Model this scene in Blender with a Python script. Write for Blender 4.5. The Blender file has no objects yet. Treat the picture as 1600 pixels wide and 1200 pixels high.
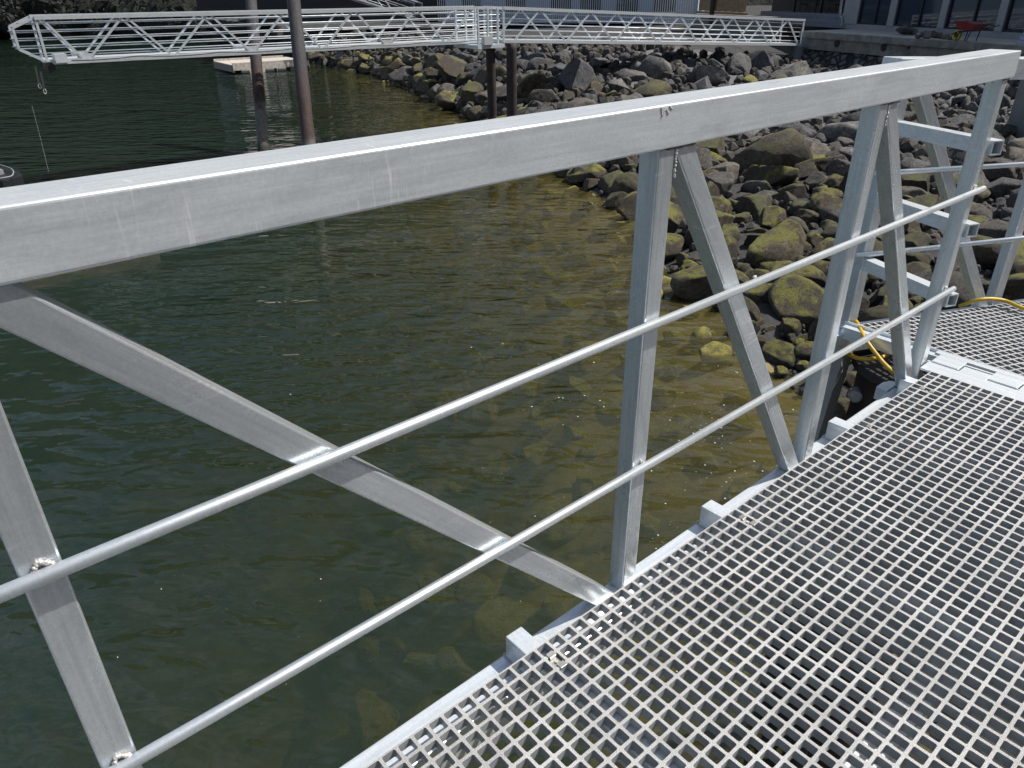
import bpy, bmesh, math, random
from mathutils import Vector, Matrix, noise
random.seed(7)
V = Vector
S = bpy.context.scene
COL = S.collection

# ------------------------------------------------------------------ camera
# frame: X across the near gangway, Y along it towards the shore, Z up; z=0 is the top of its grating
CR = Matrix(((0.65044788, -0.35502721, 0.67147095), (0.75949954, 0.31428931, -0.56954602), (-0.00883181, 0.88044188, 0.47407182)))
CC = V((0.89899024, -2.95438158, 1.35875231))
FPX = 1148.033
cam = bpy.data.cameras.new('camera'); camo = bpy.data.objects.new('camera', cam); COL.objects.link(camo)
camo.matrix_world = Matrix.Translation(CC) @ CR.to_4x4()
cam.sensor_width = 36; cam.lens = FPX / 1600 * 36; cam.clip_start = 0.02; cam.clip_end = 3000
S.camera = camo

# ------------------------------------------------------------------ light
SUN = V((0.34, 0.63, 1.0)).normalized()          # towards the sun
el = math.asin(SUN.z); az = math.atan2(SUN.x, SUN.y)
w = bpy.data.worlds.new('World'); S.world = w; w.use_nodes = True
nt = w.node_tree; bg = nt.nodes['Background']; sky = nt.nodes.new('ShaderNodeTexSky')
sky.sky_type = 'NISHITA'; sky.sun_disc = False; sky.sun_elevation = el; sky.sun_rotation = az
sky.dust_density = 2.5; sky.ozone_density = 1.0; sky.air_density = 1.0
# broken white cloud over the blue
tcw = nt.nodes.new('ShaderNodeTexCoord'); mpw = nt.nodes.new('ShaderNodeMapping'); mpw.inputs['Scale'].default_value = (1.6, 1.6, 3.2)
nw = nt.nodes.new('ShaderNodeTexNoise'); nw.inputs['Scale'].default_value = 1.5; nw.inputs['Detail'].default_value = 7; nw.inputs['Roughness'].default_value = 0.58
rw_ = nt.nodes.new('ShaderNodeValToRGB'); rw_.color_ramp.elements[0].position = 0.50; rw_.color_ramp.elements[1].position = 0.68
mw = nt.nodes.new('ShaderNodeMix'); mw.data_type = 'RGBA'; mw.inputs[7].default_value = (5.0, 6.0, 7.4, 1)
nt.links.new(tcw.outputs['Generated'], mpw.inputs[0]); nt.links.new(mpw.outputs[0], nw.inputs[0]); nt.links.new(nw.outputs['Fac'], rw_.inputs[0])
nt.links.new(rw_.outputs[0], mw.inputs[0]); nt.links.new(sky.outputs[0], mw.inputs[6]); nt.links.new(mw.outputs[2], bg.inputs[0])
bg.inputs[1].default_value = 0.085
sl = bpy.data.lights.new('sun', 'SUN'); sl.energy = 4.8; sl.angle = math.radians(0.5); sl.color = (1, 0.955, 0.89)
slo = bpy.data.objects.new('sun', sl); COL.objects.link(slo); slo.rotation_euler = SUN.to_track_quat('Z', 'Y').to_euler()
S.view_settings.view_transform = 'Standard'; S.view_settings.look = 'None'
S.view_settings.exposure = 0.32; S.view_settings.gamma = 1
S.cycles.max_bounces = 10; S.cycles.transparent_max_bounces = 16

WZ = -3.6      # water level
PZ = -0.65     # patio level

def ray(x, y): return CR @ V(((x - 800) / FPX, -(y - 600) / FPX, -1))
def onz(x, y, z):
    d = ray(x, y); return CC + d * ((z - CC.z) / d.z)
def at(x, y, dep): return CC + ray(x, y) * dep
def toworld_h(x, dep):   # horizontal point below pixel column
    return at(x, 0, dep)

# ------------------------------------------------------------------ materials
def nd(nt, t, **k):
    n = nt.nodes.new(t)
    for a, b in k.items():
        if a.startswith('i_'): n.inputs[a[2:].replace('_', ' ')].default_value = b
        else: setattr(n, a, b)
    return n
def newmat(name):
    m = bpy.data.materials.new(name); m.use_nodes = True
    nt = m.node_tree; b = nt.nodes['Principled BSDF']
    return m, nt, b
def ramp(nt, fac, stops):
    r = nt.nodes.new('ShaderNodeValToRGB'); nt.links.new(fac, r.inputs[0])
    e = r.color_ramp.elements
    while len(e) < len(stops): e.new(0.5)
    for i, (p, c) in enumerate(stops):
        e[i].position = p; e[i].color = (c, c, c, 1) if not isinstance(c, tuple) else (*c, 1)
    return r.outputs[0]
def mapped(nt, scale, coord='Object', rot=(0, 0, 0)):
    tc = nt.nodes.new('ShaderNodeTexCoord'); mp = nt.nodes.new('ShaderNodeMapping')
    mp.inputs['Scale'].default_value = scale; mp.inputs['Rotation'].default_value = rot
    nt.links.new(tc.outputs[coord], mp.inputs[0]); return mp.outputs[0]
def noi(nt, vec, scale, detail=4, rough=0.5, dist=0):
    n = nd(nt, 'ShaderNodeTexNoise'); n.inputs['Scale'].default_value = scale; n.inputs['Detail'].default_value = detail
    n.inputs['Roughness'].default_value = rough; n.inputs['Distortion'].default_value = dist
    nt.links.new(vec, n.inputs['Vector']); return n.outputs['Fac']
def mixc(nt, f, a, b, mode='MIX'):
    m = nt.nodes.new('ShaderNodeMix'); m.data_type = 'RGBA'; m.blend_type = mode
    for s, v in ((0, f), (6, a), (7, b)):
        if hasattr(v, 'is_linked') or hasattr(v, 'links'): nt.links.new(v, m.inputs[s])
        else: m.inputs[s].default_value = v if s == 0 else (*v, 1)
    return m.outputs[2]
def math_(nt, op, a, b=0.0):
    m = nt.nodes.new('ShaderNodeMath'); m.operation = op
    for i, v in enumerate((a, b)):
        if hasattr(v, 'links'): nt.links.new(v, m.inputs[i])
        else: m.inputs[i].default_value = v
    return m.outputs[0]
def bump(nt, b, h, strength, dist):
    n = nt.nodes.new('ShaderNodeBump'); n.inputs['Strength'].default_value = strength; n.inputs['Distance'].default_value = dist
    nt.links.new(h, n.inputs['Height']); nt.links.new(n.outputs[0], b.inputs['Normal']); return n

def aluminium(name, axis, lo=0.63, hi=0.82, metal=0.42, rough=0.30, scr=1.0, pre=0.0):
    m, nt, b = newmat(name)
    sc = [110, 110, 110]; sc[axis] = 2.5
    def mp2(sc_):
        a = nt.nodes.new('ShaderNodeTexCoord'); m0 = nt.nodes.new('ShaderNodeMapping'); m0.inputs['Rotation'].default_value = (pre, 0, 0)
        m1_ = nt.nodes.new('ShaderNodeMapping'); m1_.inputs['Scale'].default_value = sc_
        nt.links.new(a.outputs['Object'], m0.inputs[0]); nt.links.new(m0.outputs[0], m1_.inputs[0]); return m1_.outputs[0]
    fine = noi(nt, mp2(sc), 1.0, 6, 0.65)
    sc2 = [14, 14, 14]; sc2[axis] = 4
    blot = noi(nt, mp2(sc2), 1.0, 6, 0.66, 0.6)
    gran = noi(nt, mapped(nt, (1, 1, 1)), 170, 3, 0.75)
    c = ramp(nt, fine, [(0.28, (lo * 0.94, lo * 1.01, lo * 1.06)), (0.72, (hi * 0.955, hi * 1.01, hi * 1.05))])
    c = mixc(nt, 1.0, c, ramp(nt, blot, [(0.30, 0.76), (0.48, 0.94), (0.66, 1.04)]), 'MULTIPLY')
    c = mixc(nt, 1.0, c, ramp(nt, gran, [(0.30, 0.90), (0.66, 1.04)]), 'MULTIPLY')
    # chalky scratches across the grain, clustered
    cross = 2 if axis != 2 else 1
    sc3 = [26, 26, 26]; sc3[axis] = 95; sc3[cross] = 9
    s_ = noi(nt, mapped(nt, sc3, rot=(0.14, 0.05, 0.05)), 1.0, 3, 0.75, 0.3)
    sm = ramp(nt, s_, [(0.57, 0.0), (0.68, 1.0)])
    mask = ramp(nt, noi(nt, mapped(nt, (6, 6, 6)), 1.0, 3, 0.6), [(0.49, 0.0), (0.66, 0.7 * scr)])
    c = mixc(nt, math_(nt, 'MULTIPLY', sm, mask), c, (0.93, 0.93, 0.92))
    d = ramp(nt, noi(nt, mapped(nt, (230, 230, 230)), 1.0, 2), [(0.66, 0.0), (0.74, 0.55 * scr)])
    c = mixc(nt, math_(nt, 'MULTIPLY', d, ramp(nt, blot, [(0.4, 0.1), (0.6, 1.0)])), c, (0.9, 0.9, 0.89))
    nt.links.new(c, b.inputs['Base Color'])
    b.inputs['Metallic'].default_value = metal
    nt.links.new(ramp(nt, blot, [(0.3, rough + 0.14), (0.7, rough - 0.05)]), b.inputs['Roughness'])
    bump(nt, b, math_(nt, 'ADD', fine, math_(nt, 'MULTIPLY', gran, 0.5)), 0.16, 0.0009)
    return m
AL_X = aluminium('brushed_aluminium_x', 0); AL_Y = aluminium('brushed_aluminium_y', 1); AL_Z = aluminium('brushed_aluminium_z', 2, 0.58, 0.76, 0.72, 0.28)
AL_PIPE = aluminium('aluminium_pipe', 1, 0.62, 0.72, 0.7, 0.36, 0.5)
AL_FAR = aluminium('bright_aluminium', 1, 0.58, 0.74, 0.30, 0.42, 0.3)
AL_DECK = aluminium('dull_aluminium', 1, 0.5, 0.62, 0.4, 0.5, 0.2)

def plain(name, col, rough=0.6, metal=0.0, var=0.25, scale=6, bs=0.0, bd=0.01, col2=None, coord='Object', det=6):
    m, nt, b = newmat(name)
    n = noi(nt, mapped(nt, (1, 1, 1), coord), scale, det, 0.6, 0.3)
    c2 = col2 or tuple(x * (1 - var) for x in col)
    c = ramp(nt, n, [(0.32, c2), (0.68, col)])
    nt.links.new(c, b.inputs['Base Color']); b.inputs['Roughness'].default_value = rough; b.inputs['Metallic'].default_value = metal
    if bs: bump(nt, b, noi(nt, mapped(nt, (1, 1, 1), coord), scale * 3, 6, 0.65), bs, bd)
    return m
WELD = plain('weld_metal', (0.62, 0.60, 0.58), 0.48, 0.35, 0.35, 90, 0.3, 0.001)
WELD_DARK = plain('sooty_weld', (0.30, 0.28, 0.27), 0.5, 0.6, 0.6, 60, 0.4, 0.002)

# grating: gritty tops, smooth sides
m, nt, b = newmat('grit_top')
n1 = noi(nt, mapped(nt, (1, 1, 1)), 620, 2, 0.7); n2 = noi(nt, mapped(nt, (1, 1, 1)), 5, 4, 0.6)
c = ramp(nt, n1, [(0.34, 0.10), (0.47, 0.36), (0.60, 0.60)])
c = mixc(nt, 1.0, c, ramp(nt, n2, [(0.36, (0.74, 0.74, 0.72)), (0.60, (1, 0.995, 0.98))]), 'MULTIPLY')
nt.links.new(c, b.inputs['Base Color']); b.inputs['Roughness'].default_value = 0.85
bump(nt, b, n1, 0.7, 0.0012)
GRIT = m
GSIDE = plain('grating_side', (0.38, 0.40, 0.42), 0.45, 0, 0.4, 16, 0.1, 0.001, col2=(0.24, 0.255, 0.275))
RUBBER = plain('black_rubber', (0.02, 0.02, 0.022), 0.5, 0, 0.3)
BLACK = plain('black_steel', (0.015, 0.015, 0.018), 0.45, 0.0, 0.3)
DARK = plain('dark_interior', (0.012, 0.012, 0.014), 0.7)  # interior shade painted as near-black; also the black cap plate
WHITE = plain('white_paint', (0.70, 0.71, 0.72), 0.5, 0, 0.1)
YELLOW = plain('yellow_rubber', (0.58, 0.38, 0.03), 0.42, 0, 0.25, 12)
RED = plain('red_paint', (0.24, 0.03, 0.035), 0.4, 0, 0.35, 9)
YRIM = plain('yellow_rim', (0.50, 0.36, 0.03), 0.5, 0, 0.3)
RUST = plain('rusty_steel', (0.050, 0.022, 0.014), 0.85, 0.1, 0.6, 7, 0.4, 0.006, col2=(0.016, 0.009, 0.008))
CONC = plain('concrete', (0.23, 0.235, 0.23), 0.9, 0, 0.35, 1.6, 0.3, 0.01)
CONC_D = plain('weathered_concrete', (0.25, 0.25, 0.235), 0.92, 0, 0.55, 2.2, 0.5, 0.02)
PAVE = plain('patio_paving', (0.42, 0.40, 0.36), 0.9, 0, 0.25, 1.2)
GREY_FRAME = plain('grey_frame', (0.27, 0.28, 0.30), 0.5, 0, 0.12)
BLUEGREY = plain('blue_grey_boards', (0.17, 0.20, 0.24), 0.7, 0, 0.3)
BLOCK = plain('bluish_block', (0.36, 0.40, 0.50), 0.8, 0, 0.5, 9)
WOOD = plain('raft_timber', (0.56, 0.51, 0.45), 0.85, 0, 0.45, 5)
WOODG = plain('grey_timber', (0.14, 0.12, 0.10), 0.85, 0, 0.4, 5)
FENCEW = plain('fence_wood', (0.36, 0.24, 0.14), 0.8, 0, 0.4, 4)
LEAF = plain('leaf_green', (0.012, 0.016, 0.010), 0.8, 0, 0.6, 3, col2=(0.004, 0.005, 0.005))

m, nt, b = newmat('window_glass')
b.inputs['Base Color'].default_value = (0.018, 0.032, 0.058, 1); b.inputs['Roughness'].default_value = 0.04
b.inputs['Specular IOR Level'].default_value = 0.9
GLASS = m

# pilings: brown steel above, pale barnacle band, black weed at the water
m, nt, b = newmat('piling_steel')
g = nd(nt, 'ShaderNodeNewGeometry'); sx = nd(nt, 'ShaderNodeSeparateXYZ'); nt.links.new(g.outputs['Position'], sx.inputs[0])
nz = noi(nt, mapped(nt, (1, 1, 1)), 2.2, 5, 0.7); z = math_(nt, 'ADD', sx.outputs[2], math_(nt, 'MULTIPLY', nz, 0.9))
zz = math_(nt, 'MULTIPLY', math_(nt, 'ADD', z, 3.6), 0.18)
c = ramp(nt, zz, [(0.0, (0.012, 0.013, 0.008)), (0.13, (0.016, 0.016, 0.010)), (0.19, (0.13, 0.13, 0.12)), (0.33, (0.15, 0.148, 0.142)), (0.40, (0.050, 0.028, 0.022)), (0.55, (0.060, 0.038, 0.032)), (0.72, (0.062, 0.060, 0.066))])
c = mixc(nt, 1.0, c, ramp(nt, noi(nt, mapped(nt, (9, 9, 1.2)), 1, 5, 0.7), [(0.3, 0.5), (0.7, 1.2)]), 'MULTIPLY')
nt.links.new(c, b.inputs['Base Color']); b.inputs['Roughness'].default_value = 0.75
bump(nt, b, noi(nt, mapped(nt, (1, 1, 1)), 18, 5, 0.8), 0.7, 0.03)
PILE = m
PILE_DARK = plain('dark_pile_steel', (0.045, 0.028, 0.026), 0.8, 0, 0.6, 4, 0.5, 0.01, col2=(0.015, 0.015, 0.018))

# rocks
def rockmat(name, c1, c2, moss=None, weed=None, wet=0.85):
    m, nt, b = newmat(name)
    v = mapped(nt, (1, 1, 1))
    a = noi(nt, v, 2.3, 8, 0.68, 0.2); f = noi(nt, v, 9, 10, 0.82)
    c = ramp(nt, a, [(0.30, c1), (0.68, c2)])
    c = mixc(nt, 1.0, c, ramp(nt, f, [(0.34, 0.30), (0.50, 0.85), (0.64, 1.30)]), 'MULTIPLY')
    oi = nd(nt, 'ShaderNodeObjectInfo'); c = mixc(nt, 1.0, c, ramp(nt, oi.outputs['Random'], [(0.0, (0.5, 0.51, 0.54)), (0.6, (0.95, 0.93, 0.9)), (1.0, (1.5, 1.42, 1.3))]), 'MULTIPLY')
    if moss or weed:
        g = nd(nt, 'ShaderNodeNewGeometry'); s = nd(nt, 'ShaderNodeSeparateXYZ'); nt.links.new(g.outputs['Normal'], s.inputs[0])
        gp = nd(nt, 'ShaderNodeSeparateXYZ'); nt.links.new(g.outputs['Position'], gp.inputs[0])
        if weed:
            k = math_(nt, 'ADD', math_(nt, 'MULTIPLY', noi(nt, v, 3.0, 6, 0.75), 1.0), math_(nt, 'MULTIPLY', s.outputs[2], 0.10))
            wc = ramp(nt, noi(nt, v, 30, 4, 0.8), [(0.35, (0.010, 0.008, 0.004)), (0.62, weed)])
            c = mixc(nt, ramp(nt, k, [(0.50, 0.0), (0.58, 1.0)]), c, wc)
        if moss:
            k = math_(nt, 'ADD', math_(nt, 'MULTIPLY', noi(nt, v, 1.7, 6, 0.7), 1.0), math_(nt, 'MULTIPLY', s.outputs[2], 0.30))
            mc = ramp(nt, noi(nt, v, 22, 5, 0.75), [(0.35, tuple(x * 0.35 for x in moss)), (0.66, moss)])
            c = mixc(nt, ramp(nt, k, [(0.68, 0.0), (0.80, 1.0)]), c, mc)
    nt.links.new(c, b.inputs['Base Color']); b.inputs['Roughness'].default_value = wet
    bump(nt, b, math_(nt, 'ADD', f, math_(nt, 'MULTIPLY', noi(nt, v, 45, 6, 0.85), 0.45)), 1.0, 0.07)
    return m
R_GREY = rockmat('grey_rock', (0.075, 0.076, 0.08), (0.25, 0.245, 0.24))
R_BROWN = rockmat('brown_rock', (0.07, 0.064, 0.056), (0.205, 0.188, 0.165), wet=0.8)
R_MOSS = rockmat('mossy_rock', (0.06, 0.055, 0.045), (0.16, 0.14, 0.10), (0.24, 0.235, 0.035), (0.075, 0.048, 0.018), 0.75)
R_WEED = rockmat('weedy_rock', (0.04, 0.035, 0.028), (0.12, 0.105, 0.075), (0.13, 0.13, 0.03), (0.075, 0.045, 0.018), 0.65)
R_SHADE = rockmat('shade_toned_rock', (0.07, 0.072, 0.08), (0.18, 0.18, 0.19))  # grey rock with the upper bank's bluish shade put into its colour
R_SUB = rockmat('drowned_rock', (0.22, 0.19, 0.07), (0.46, 0.40, 0.14), (0.5, 0.46, 0.10), None, 0.9)
BANK = plain('bank_rubble', (0.05, 0.048, 0.045), 0.95, 0, 0.7, 1.2, 0.9, 0.12, col2=(0.022, 0.022, 0.024), det=10)  # near-black: shade in the gaps between boulders put into the colour
SEABED = plain('silty_seabed', (0.27, 0.205, 0.085), 0.95, 0, 0.6, 0.8, 0.6, 0.1, col2=(0.09, 0.078, 0.036))

# stone wall
m, nt, b = newmat('stone_wall')
v = mapped(nt, (1, 1, 1)); vo = nd(nt, 'ShaderNodeTexVoronoi', feature='DISTANCE_TO_EDGE'); vo.inputs['Scale'].default_value = 2.6
vc = nd(nt, 'ShaderNodeTexVoronoi', feature='F1'); vc.inputs['Scale'].default_value = 2.6
wv = nd(nt, 'ShaderNodeVectorMath', operation='ADD'); nn = nd(nt, 'ShaderNodeTexNoise'); nn.inputs['Scale'].default_value = 2.5
sc_ = nd(nt, 'ShaderNodeVectorMath', operation='SCALE'); sc_.inputs['Scale'].default_value = 0.25
nt.links.new(v, nn.inputs[0]); nt.links.new(nn.outputs['Color'], sc_.inputs[0]); nt.links.new(v, wv.inputs[0]); nt.links.new(sc_.outputs[0], wv.inputs[1])
nt.links.new(wv.outputs[0], vo.inputs['Vector']); nt.links.new(wv.outputs[0], vc.inputs['Vector'])
sh = ramp(nt, vo.outputs['Distance'], [(0.02, 0.0), (0.16, 0.8), (0.4, 1.0)])
c = mixc(nt, sh, (0.012, 0.012, 0.014), mixc(nt, 0.75, (0.10, 0.10, 0.10), vc.outputs['Color'], 'SOFT_LIGHT'))
hs = nd(nt, 'ShaderNodeHueSaturation'); hs.inputs['Saturation'].default_value = 0.12; hs.inputs['Value'].default_value = 0.9; nt.links.new(c, hs.inputs['Color'])
nt.links.new(hs.outputs[0], b.inputs['Base Color']); b.inputs['Roughness'].default_value = 0.9
bump(nt, b, sh, 1.0, 0.15)
STONEW = m

# water
m = bpy.data.materials.new('sea_water'); m.use_nodes = True; nt = m.node_tree; nt.nodes.clear()
out = nd(nt, 'ShaderNodeOutputMaterial')
def wav(deg, sx_, sy_, det, dist):     # crests run along local x
    a = nd(nt, 'ShaderNodeTexCoord'); m0 = nd(nt, 'ShaderNodeMapping'); m0.inputs['Rotation'].default_value = (0, 0, math.radians(-deg))
    m1_ = nd(nt, 'ShaderNodeMapping'); m1_.inputs['Scale'].default_value = (sx_, sy_, 1)
    nt.links.new(a.outputs['Object'], m0.inputs[0]); nt.links.new(m0.outputs[0], m1_.inputs[0]); return noi(nt, m1_.outputs[0], 1.0, det, 0.42, dist)
swell = wav(45, 0.35, 0.8, 1, 0.2); wa = wav(52, 1.25, 2.9, 1.6, 0.35); wb_ = wav(28, 1.7, 4.2, 1.2, 0.4); wc_ = wav(75, 6, 11, 2, 0.3)
calm = ramp(nt, noi(nt, mapped(nt, (1, 1, 1)), 0.13, 2, 0.5), [(0.38, 0.35), (0.60, 1.0)])
h = math_(nt, 'ADD', math_(nt, 'MULTIPLY', wa, 0.105), math_(nt, 'MULTIPLY', wb_, 0.042))
h = math_(nt, 'ADD', h, math_(nt, 'MULTIPLY', wc_, 0.0028))
h = math_(nt, 'ADD', math_(nt, 'MULTIPLY', h, calm), math_(nt, 'MULTIPLY', swell, 0.10))
bp = nd(nt, 'ShaderNodeBump'); bp.inputs['Strength'].default_value = 1.0; bp.inputs['Distance'].default_value = 1.0; nt.links.new(h, bp.inputs['Height'])
fr = nd(nt, 'ShaderNodeFresnel'); fr.inputs[0].default_value = 1.48; nt.links.new(bp.outputs[0], fr.inputs[1])
gl = nd(nt, 'ShaderNodeBsdfGlossy'); gl.inputs['Roughness'].default_value = 0.015; gl.inputs[0].default_value = (0.95, 0.97, 1, 1); nt.links.new(bp.outputs[0], gl.inputs['Normal'])
tr = nd(nt, 'ShaderNodeBsdfTransparent'); tr.inputs[0].default_value = (0.86, 0.88, 0.78, 1)
di = nd(nt, 'ShaderNodeBsdfDiffuse'); nt.links.new(bp.outputs[0], di.inputs['Normal'])
gw = nd(nt, 'ShaderNodeNewGeometry'); dt = nd(nt, 'ShaderNodeVectorMath', operation='DOT_PRODUCT'); dt.inputs[1].default_value = (0.045, 0.09, 0)
nt.links.new(gw.outputs['Position'], dt.inputs[0])
silt = math_(nt, 'ADD', math_(nt, 'ADD', dt.outputs['Value'], 0.42), math_(nt, 'MULTIPLY', noi(nt, mapped(nt, (1, 1, 1)), 0.35, 4, 0.6), 0.35))
mur = ramp(nt, silt, [(0.10, (0.019, 0.042, 0.028)), (0.48, (0.037, 0.050, 0.022)), (0.92, (0.076, 0.067, 0.023))])   # silt stirred up near the shore
nt.links.new(mur, di.inputs[0])
m1 = nd(nt, 'ShaderNodeMixShader'); m1.inputs[0].default_value = 0.42; nt.links.new(tr.outputs[0], m1.inputs[1]); nt.links.new(di.outputs[0], m1.inputs[2])
m2 = nd(nt, 'ShaderNodeMixShader'); nt.links.new(fr.outputs[0], m2.inputs[0]); nt.links.new(m1.outputs[0], m2.inputs[1]); nt.links.new(gl.outputs[0], m2.inputs[2])
nt.links.new(m2.outputs[0], out.inputs[0])
va = nd(nt, 'ShaderNodeVolumeAbsorption'); va.inputs['Color'].default_value = (0.70, 0.64, 0.12, 1); va.inputs['Density'].default_value = 0.50
nt.links.new(va.outputs[0], out.inputs['Volume'])
WATER = m

# ------------------------------------------------------------------ mesh helpers
class MB:
    def __init__(s): s.v = []; s.f = []; s.m = []
    def add(s, vs, fs, mi=0):
        o = len(s.v); s.v += [tuple(a) for a in vs]; s.f += [tuple(i + o for i in f) for f in fs]; s.m += [mi] * len(fs)
    def frame(s, p, ax, ay, az, mi=0):          # oriented box: corner p and three edge vectors
        p = V(p); ax = V(ax); ay = V(ay); az = V(az)
        vs = [p, p + ax, p + ax + ay, p + ay, p + az, p + ax + az, p + ax + ay + az, p + ay + az]
        s.add(vs, [(0, 3, 2, 1), (4, 5, 6, 7), (0, 1, 5, 4), (1, 2, 6, 5), (2, 3, 7, 6), (3, 0, 4, 7)], mi)
        return s
    def box(s, x0, x1, y0, y1, z0, z1, mi=0): return s.frame((x0, y0, z0), (x1 - x0, 0, 0), (0, y1 - y0, 0), (0, 0, z1 - z0), mi)
    def beam(s, a, b, w, h, up=(0, 0, 1), mi=0):   # centred bar from a to b, w sideways, h along up
        a = V(a); b = V(b); d = (b - a); u = V(up); sd = d.cross(u).normalized(); u = sd.cross(d).normalized()
        return s.frame(a - sd * w / 2 - u * h / 2, d, sd * w, u * h, mi)
    def tube(s, pts, r, n=12, cap=True, mi=0):
        pts = [V(p) for p in pts]; rings = []
        t = (pts[1] - pts[0]).normalized(); ref = V((0, 0, 1)) if abs(t.z) < 0.9 else V((1, 0, 0))
        u = t.cross(ref).normalized()
        for i, p in enumerate(pts):
            t = (pts[min(i + 1, len(pts) - 1)] - pts[max(i - 1, 0)]).normalized()
            u = (u - t * u.dot(t)).normalized(); w_ = t.cross(u)
            rr = r[i] if isinstance(r, (list, tuple)) else r
            rings.append([p + u * math.cos(2 * math.pi * k / n) * rr + w_ * math.sin(2 * math.pi * k / n) * rr for k in range(n)])
        vs = [q for R_ in rings for q in R_]; fs = []
        for i in range(len(pts) - 1):
            for k in range(n):
                a = i * n + k; b_ = i * n + (k + 1) % n; fs.append((a, b_, b_ + n, a + n))
        if cap: fs.append(tuple(range(n - 1, -1, -1))); fs.append(tuple(range((len(pts) - 1) * n, len(pts) * n)))
        s.add(vs, fs, mi); return s
    def build(s, name, mats, parent=None, smooth=False, bevel=0, seg=2):
        me = bpy.data.meshes.new(name); me.from_pydata(s.v, [], s.f)
        if not isinstance(mats, (list, tuple)): mats = [mats]
        for mm in mats: me.materials.append(mm)
        me.polygons.foreach_set('material_index', s.m)
        if smooth: me.polygons.foreach_set('use_smooth', [True] * len(me.polygons))
        me.update()
        o = bpy.data.objects.new(name, me); COL.objects.link(o)
        if parent: o.parent = parent
        if bevel:
            bv = o.modifiers.new('bevel', 'BEVEL'); bv.width = bevel; bv.segments = seg; bv.limit_method = 'ANGLE'; bv.angle_limit = math.radians(50)
        if smooth == 'auto':
            pass
        return o
def tag(o, label, cat, group=None):
    o['label'] = label; o['category'] = cat
    if group: o['group'] = group
    return o
def thing(name, label, cat, loc=(0, 0, 0), group=None):
    o = bpy.data.objects.new(name, None); COL.objects.link(o); o.location = loc; o.empty_display_size = 0.2
    bpy.context.view_layer.update() if False else None
    return tag(o, label, cat, group)
def kid(o, parent):      # keep world placement although the parent Empty has a location
    o.parent = parent; o.location = -V(parent.location); return o
def struct(o): o['kind'] = 'structure'; return o

def tube_smooth(o):
    me = o.data
    for p in me.polygons: p.use_smooth = len(p.vertices) == 4
    return o

# ================================================================== NEAR GANGWAY
P = 0.0381
def grating(name, nx, ny, origin, ux, uy, parent, inside=None, cut=None, bt=0.0074, dep=0.0252):
    """molded grating: one mesh; ux, uy unit vectors of the two bar directions"""
    origin = V(origin); ux = V(ux); uy = V(uy); uz = V((0, 0, 1)); mb = MB()
    idx = {}
    tap = 0.0011
    def vid(x, y, z):
        k = (round(x, 5), round(y, 5), round(z, 4))
        if k not in idx: idx[k] = len(mb.v); mb.v.append(tuple(origin + ux * x + uy * y + uz * z))
        return idx[k]
    def q(a, b_, c, d, mi): mb.f.append((a, b_, c, d)); mb.m.append(mi)
    h = bt / 2
    for i in range(nx):
        for j in range(ny):
            if inside and not inside(origin + ux * (i + .5) * P + uy * (j + .5) * P): continue
            x0, x1, y0, y1 = i * P, (i + 1) * P, j * P, (j + 1) * P
            a0, a1, b0, b1 = x0 + h, x1 - h, y0 + h, y1 - h
            r = 0.0026    # rounded hole corners
            # top frame around the hole
            oc = [vid(x0, y0, 0), vid(x1, y0, 0), vid(x1, y1, 0), vid(x0, y1, 0)]
            loop = [(a0 + r, b0), (a1 - r, b0), (a1, b0 + r), (a1, b1 - r), (a1 - r, b1), (a0 + r, b1), (a0, b1 - r), (a0, b0 + r)]
            L = [vid(*p, 0) for p in loop]
            q(oc[0], oc[1], L[1], L[0], 0); q(oc[1], oc[2], L[3], L[2], 0); q(oc[2], oc[3], L[5], L[4], 0); q(oc[3], oc[0], L[7], L[6], 0)
            for a, b_, c in ((oc[1], L[2], L[1]), (oc[2], L[4], L[3]), (oc[3], L[6], L[5]), (oc[0], L[0], L[7])):
                mb.f.append((a, b_, c)); mb.m.append(0)
            cx, cy = (a0 + a1) / 2, (b0 + b1) / 2
            B = [vid(cx + (p[0] - cx) * 1.06, cy + (p[1] - cy) * 1.06, -dep) for p in loop]
            for k in range(8):
                k2 = (k + 1) % 8; q(L[k], L[k2], B[k2], B[k], 1)
            ob = [vid(x0, y0, -dep), vid(x1, y0, -dep), vid(x1, y1, -dep), vid(x0, y1, -dep)]
            q(ob[1], ob[0], B[0], B[1], 1); q(ob[2], ob[1], B[2], B[3], 1); q(ob[3], ob[2], B[4], B[5], 1); q(ob[0], ob[3], B[6], B[7], 1)
            if i == 0: q(oc[3], oc[0], ob[0], ob[3], 1)
            if j == ny - 1 or (not inside and j == 0):
                if j == 0: q(oc[0], oc[1], ob[1], ob[0], 1)
                else: q(oc[2], oc[3], ob[3], ob[2], 1)
            if i == nx - 1: q(oc[1], oc[2], ob[2], ob[1], 1)
    o = mb.build(name, [GRIT, GSIDE])
    if cut:
        bm = bmesh.new(); bm.from_mesh(o.data)
        for co, no in cut:
            bmesh.ops.bisect_plane(bm, geom=bm.verts[:] + bm.edges[:] + bm.faces[:], plane_co=co, plane_no=no, clear_outer=True)
        bm.to_mesh(o.data); bm.free()
    kid(o, parent); return o

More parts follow.
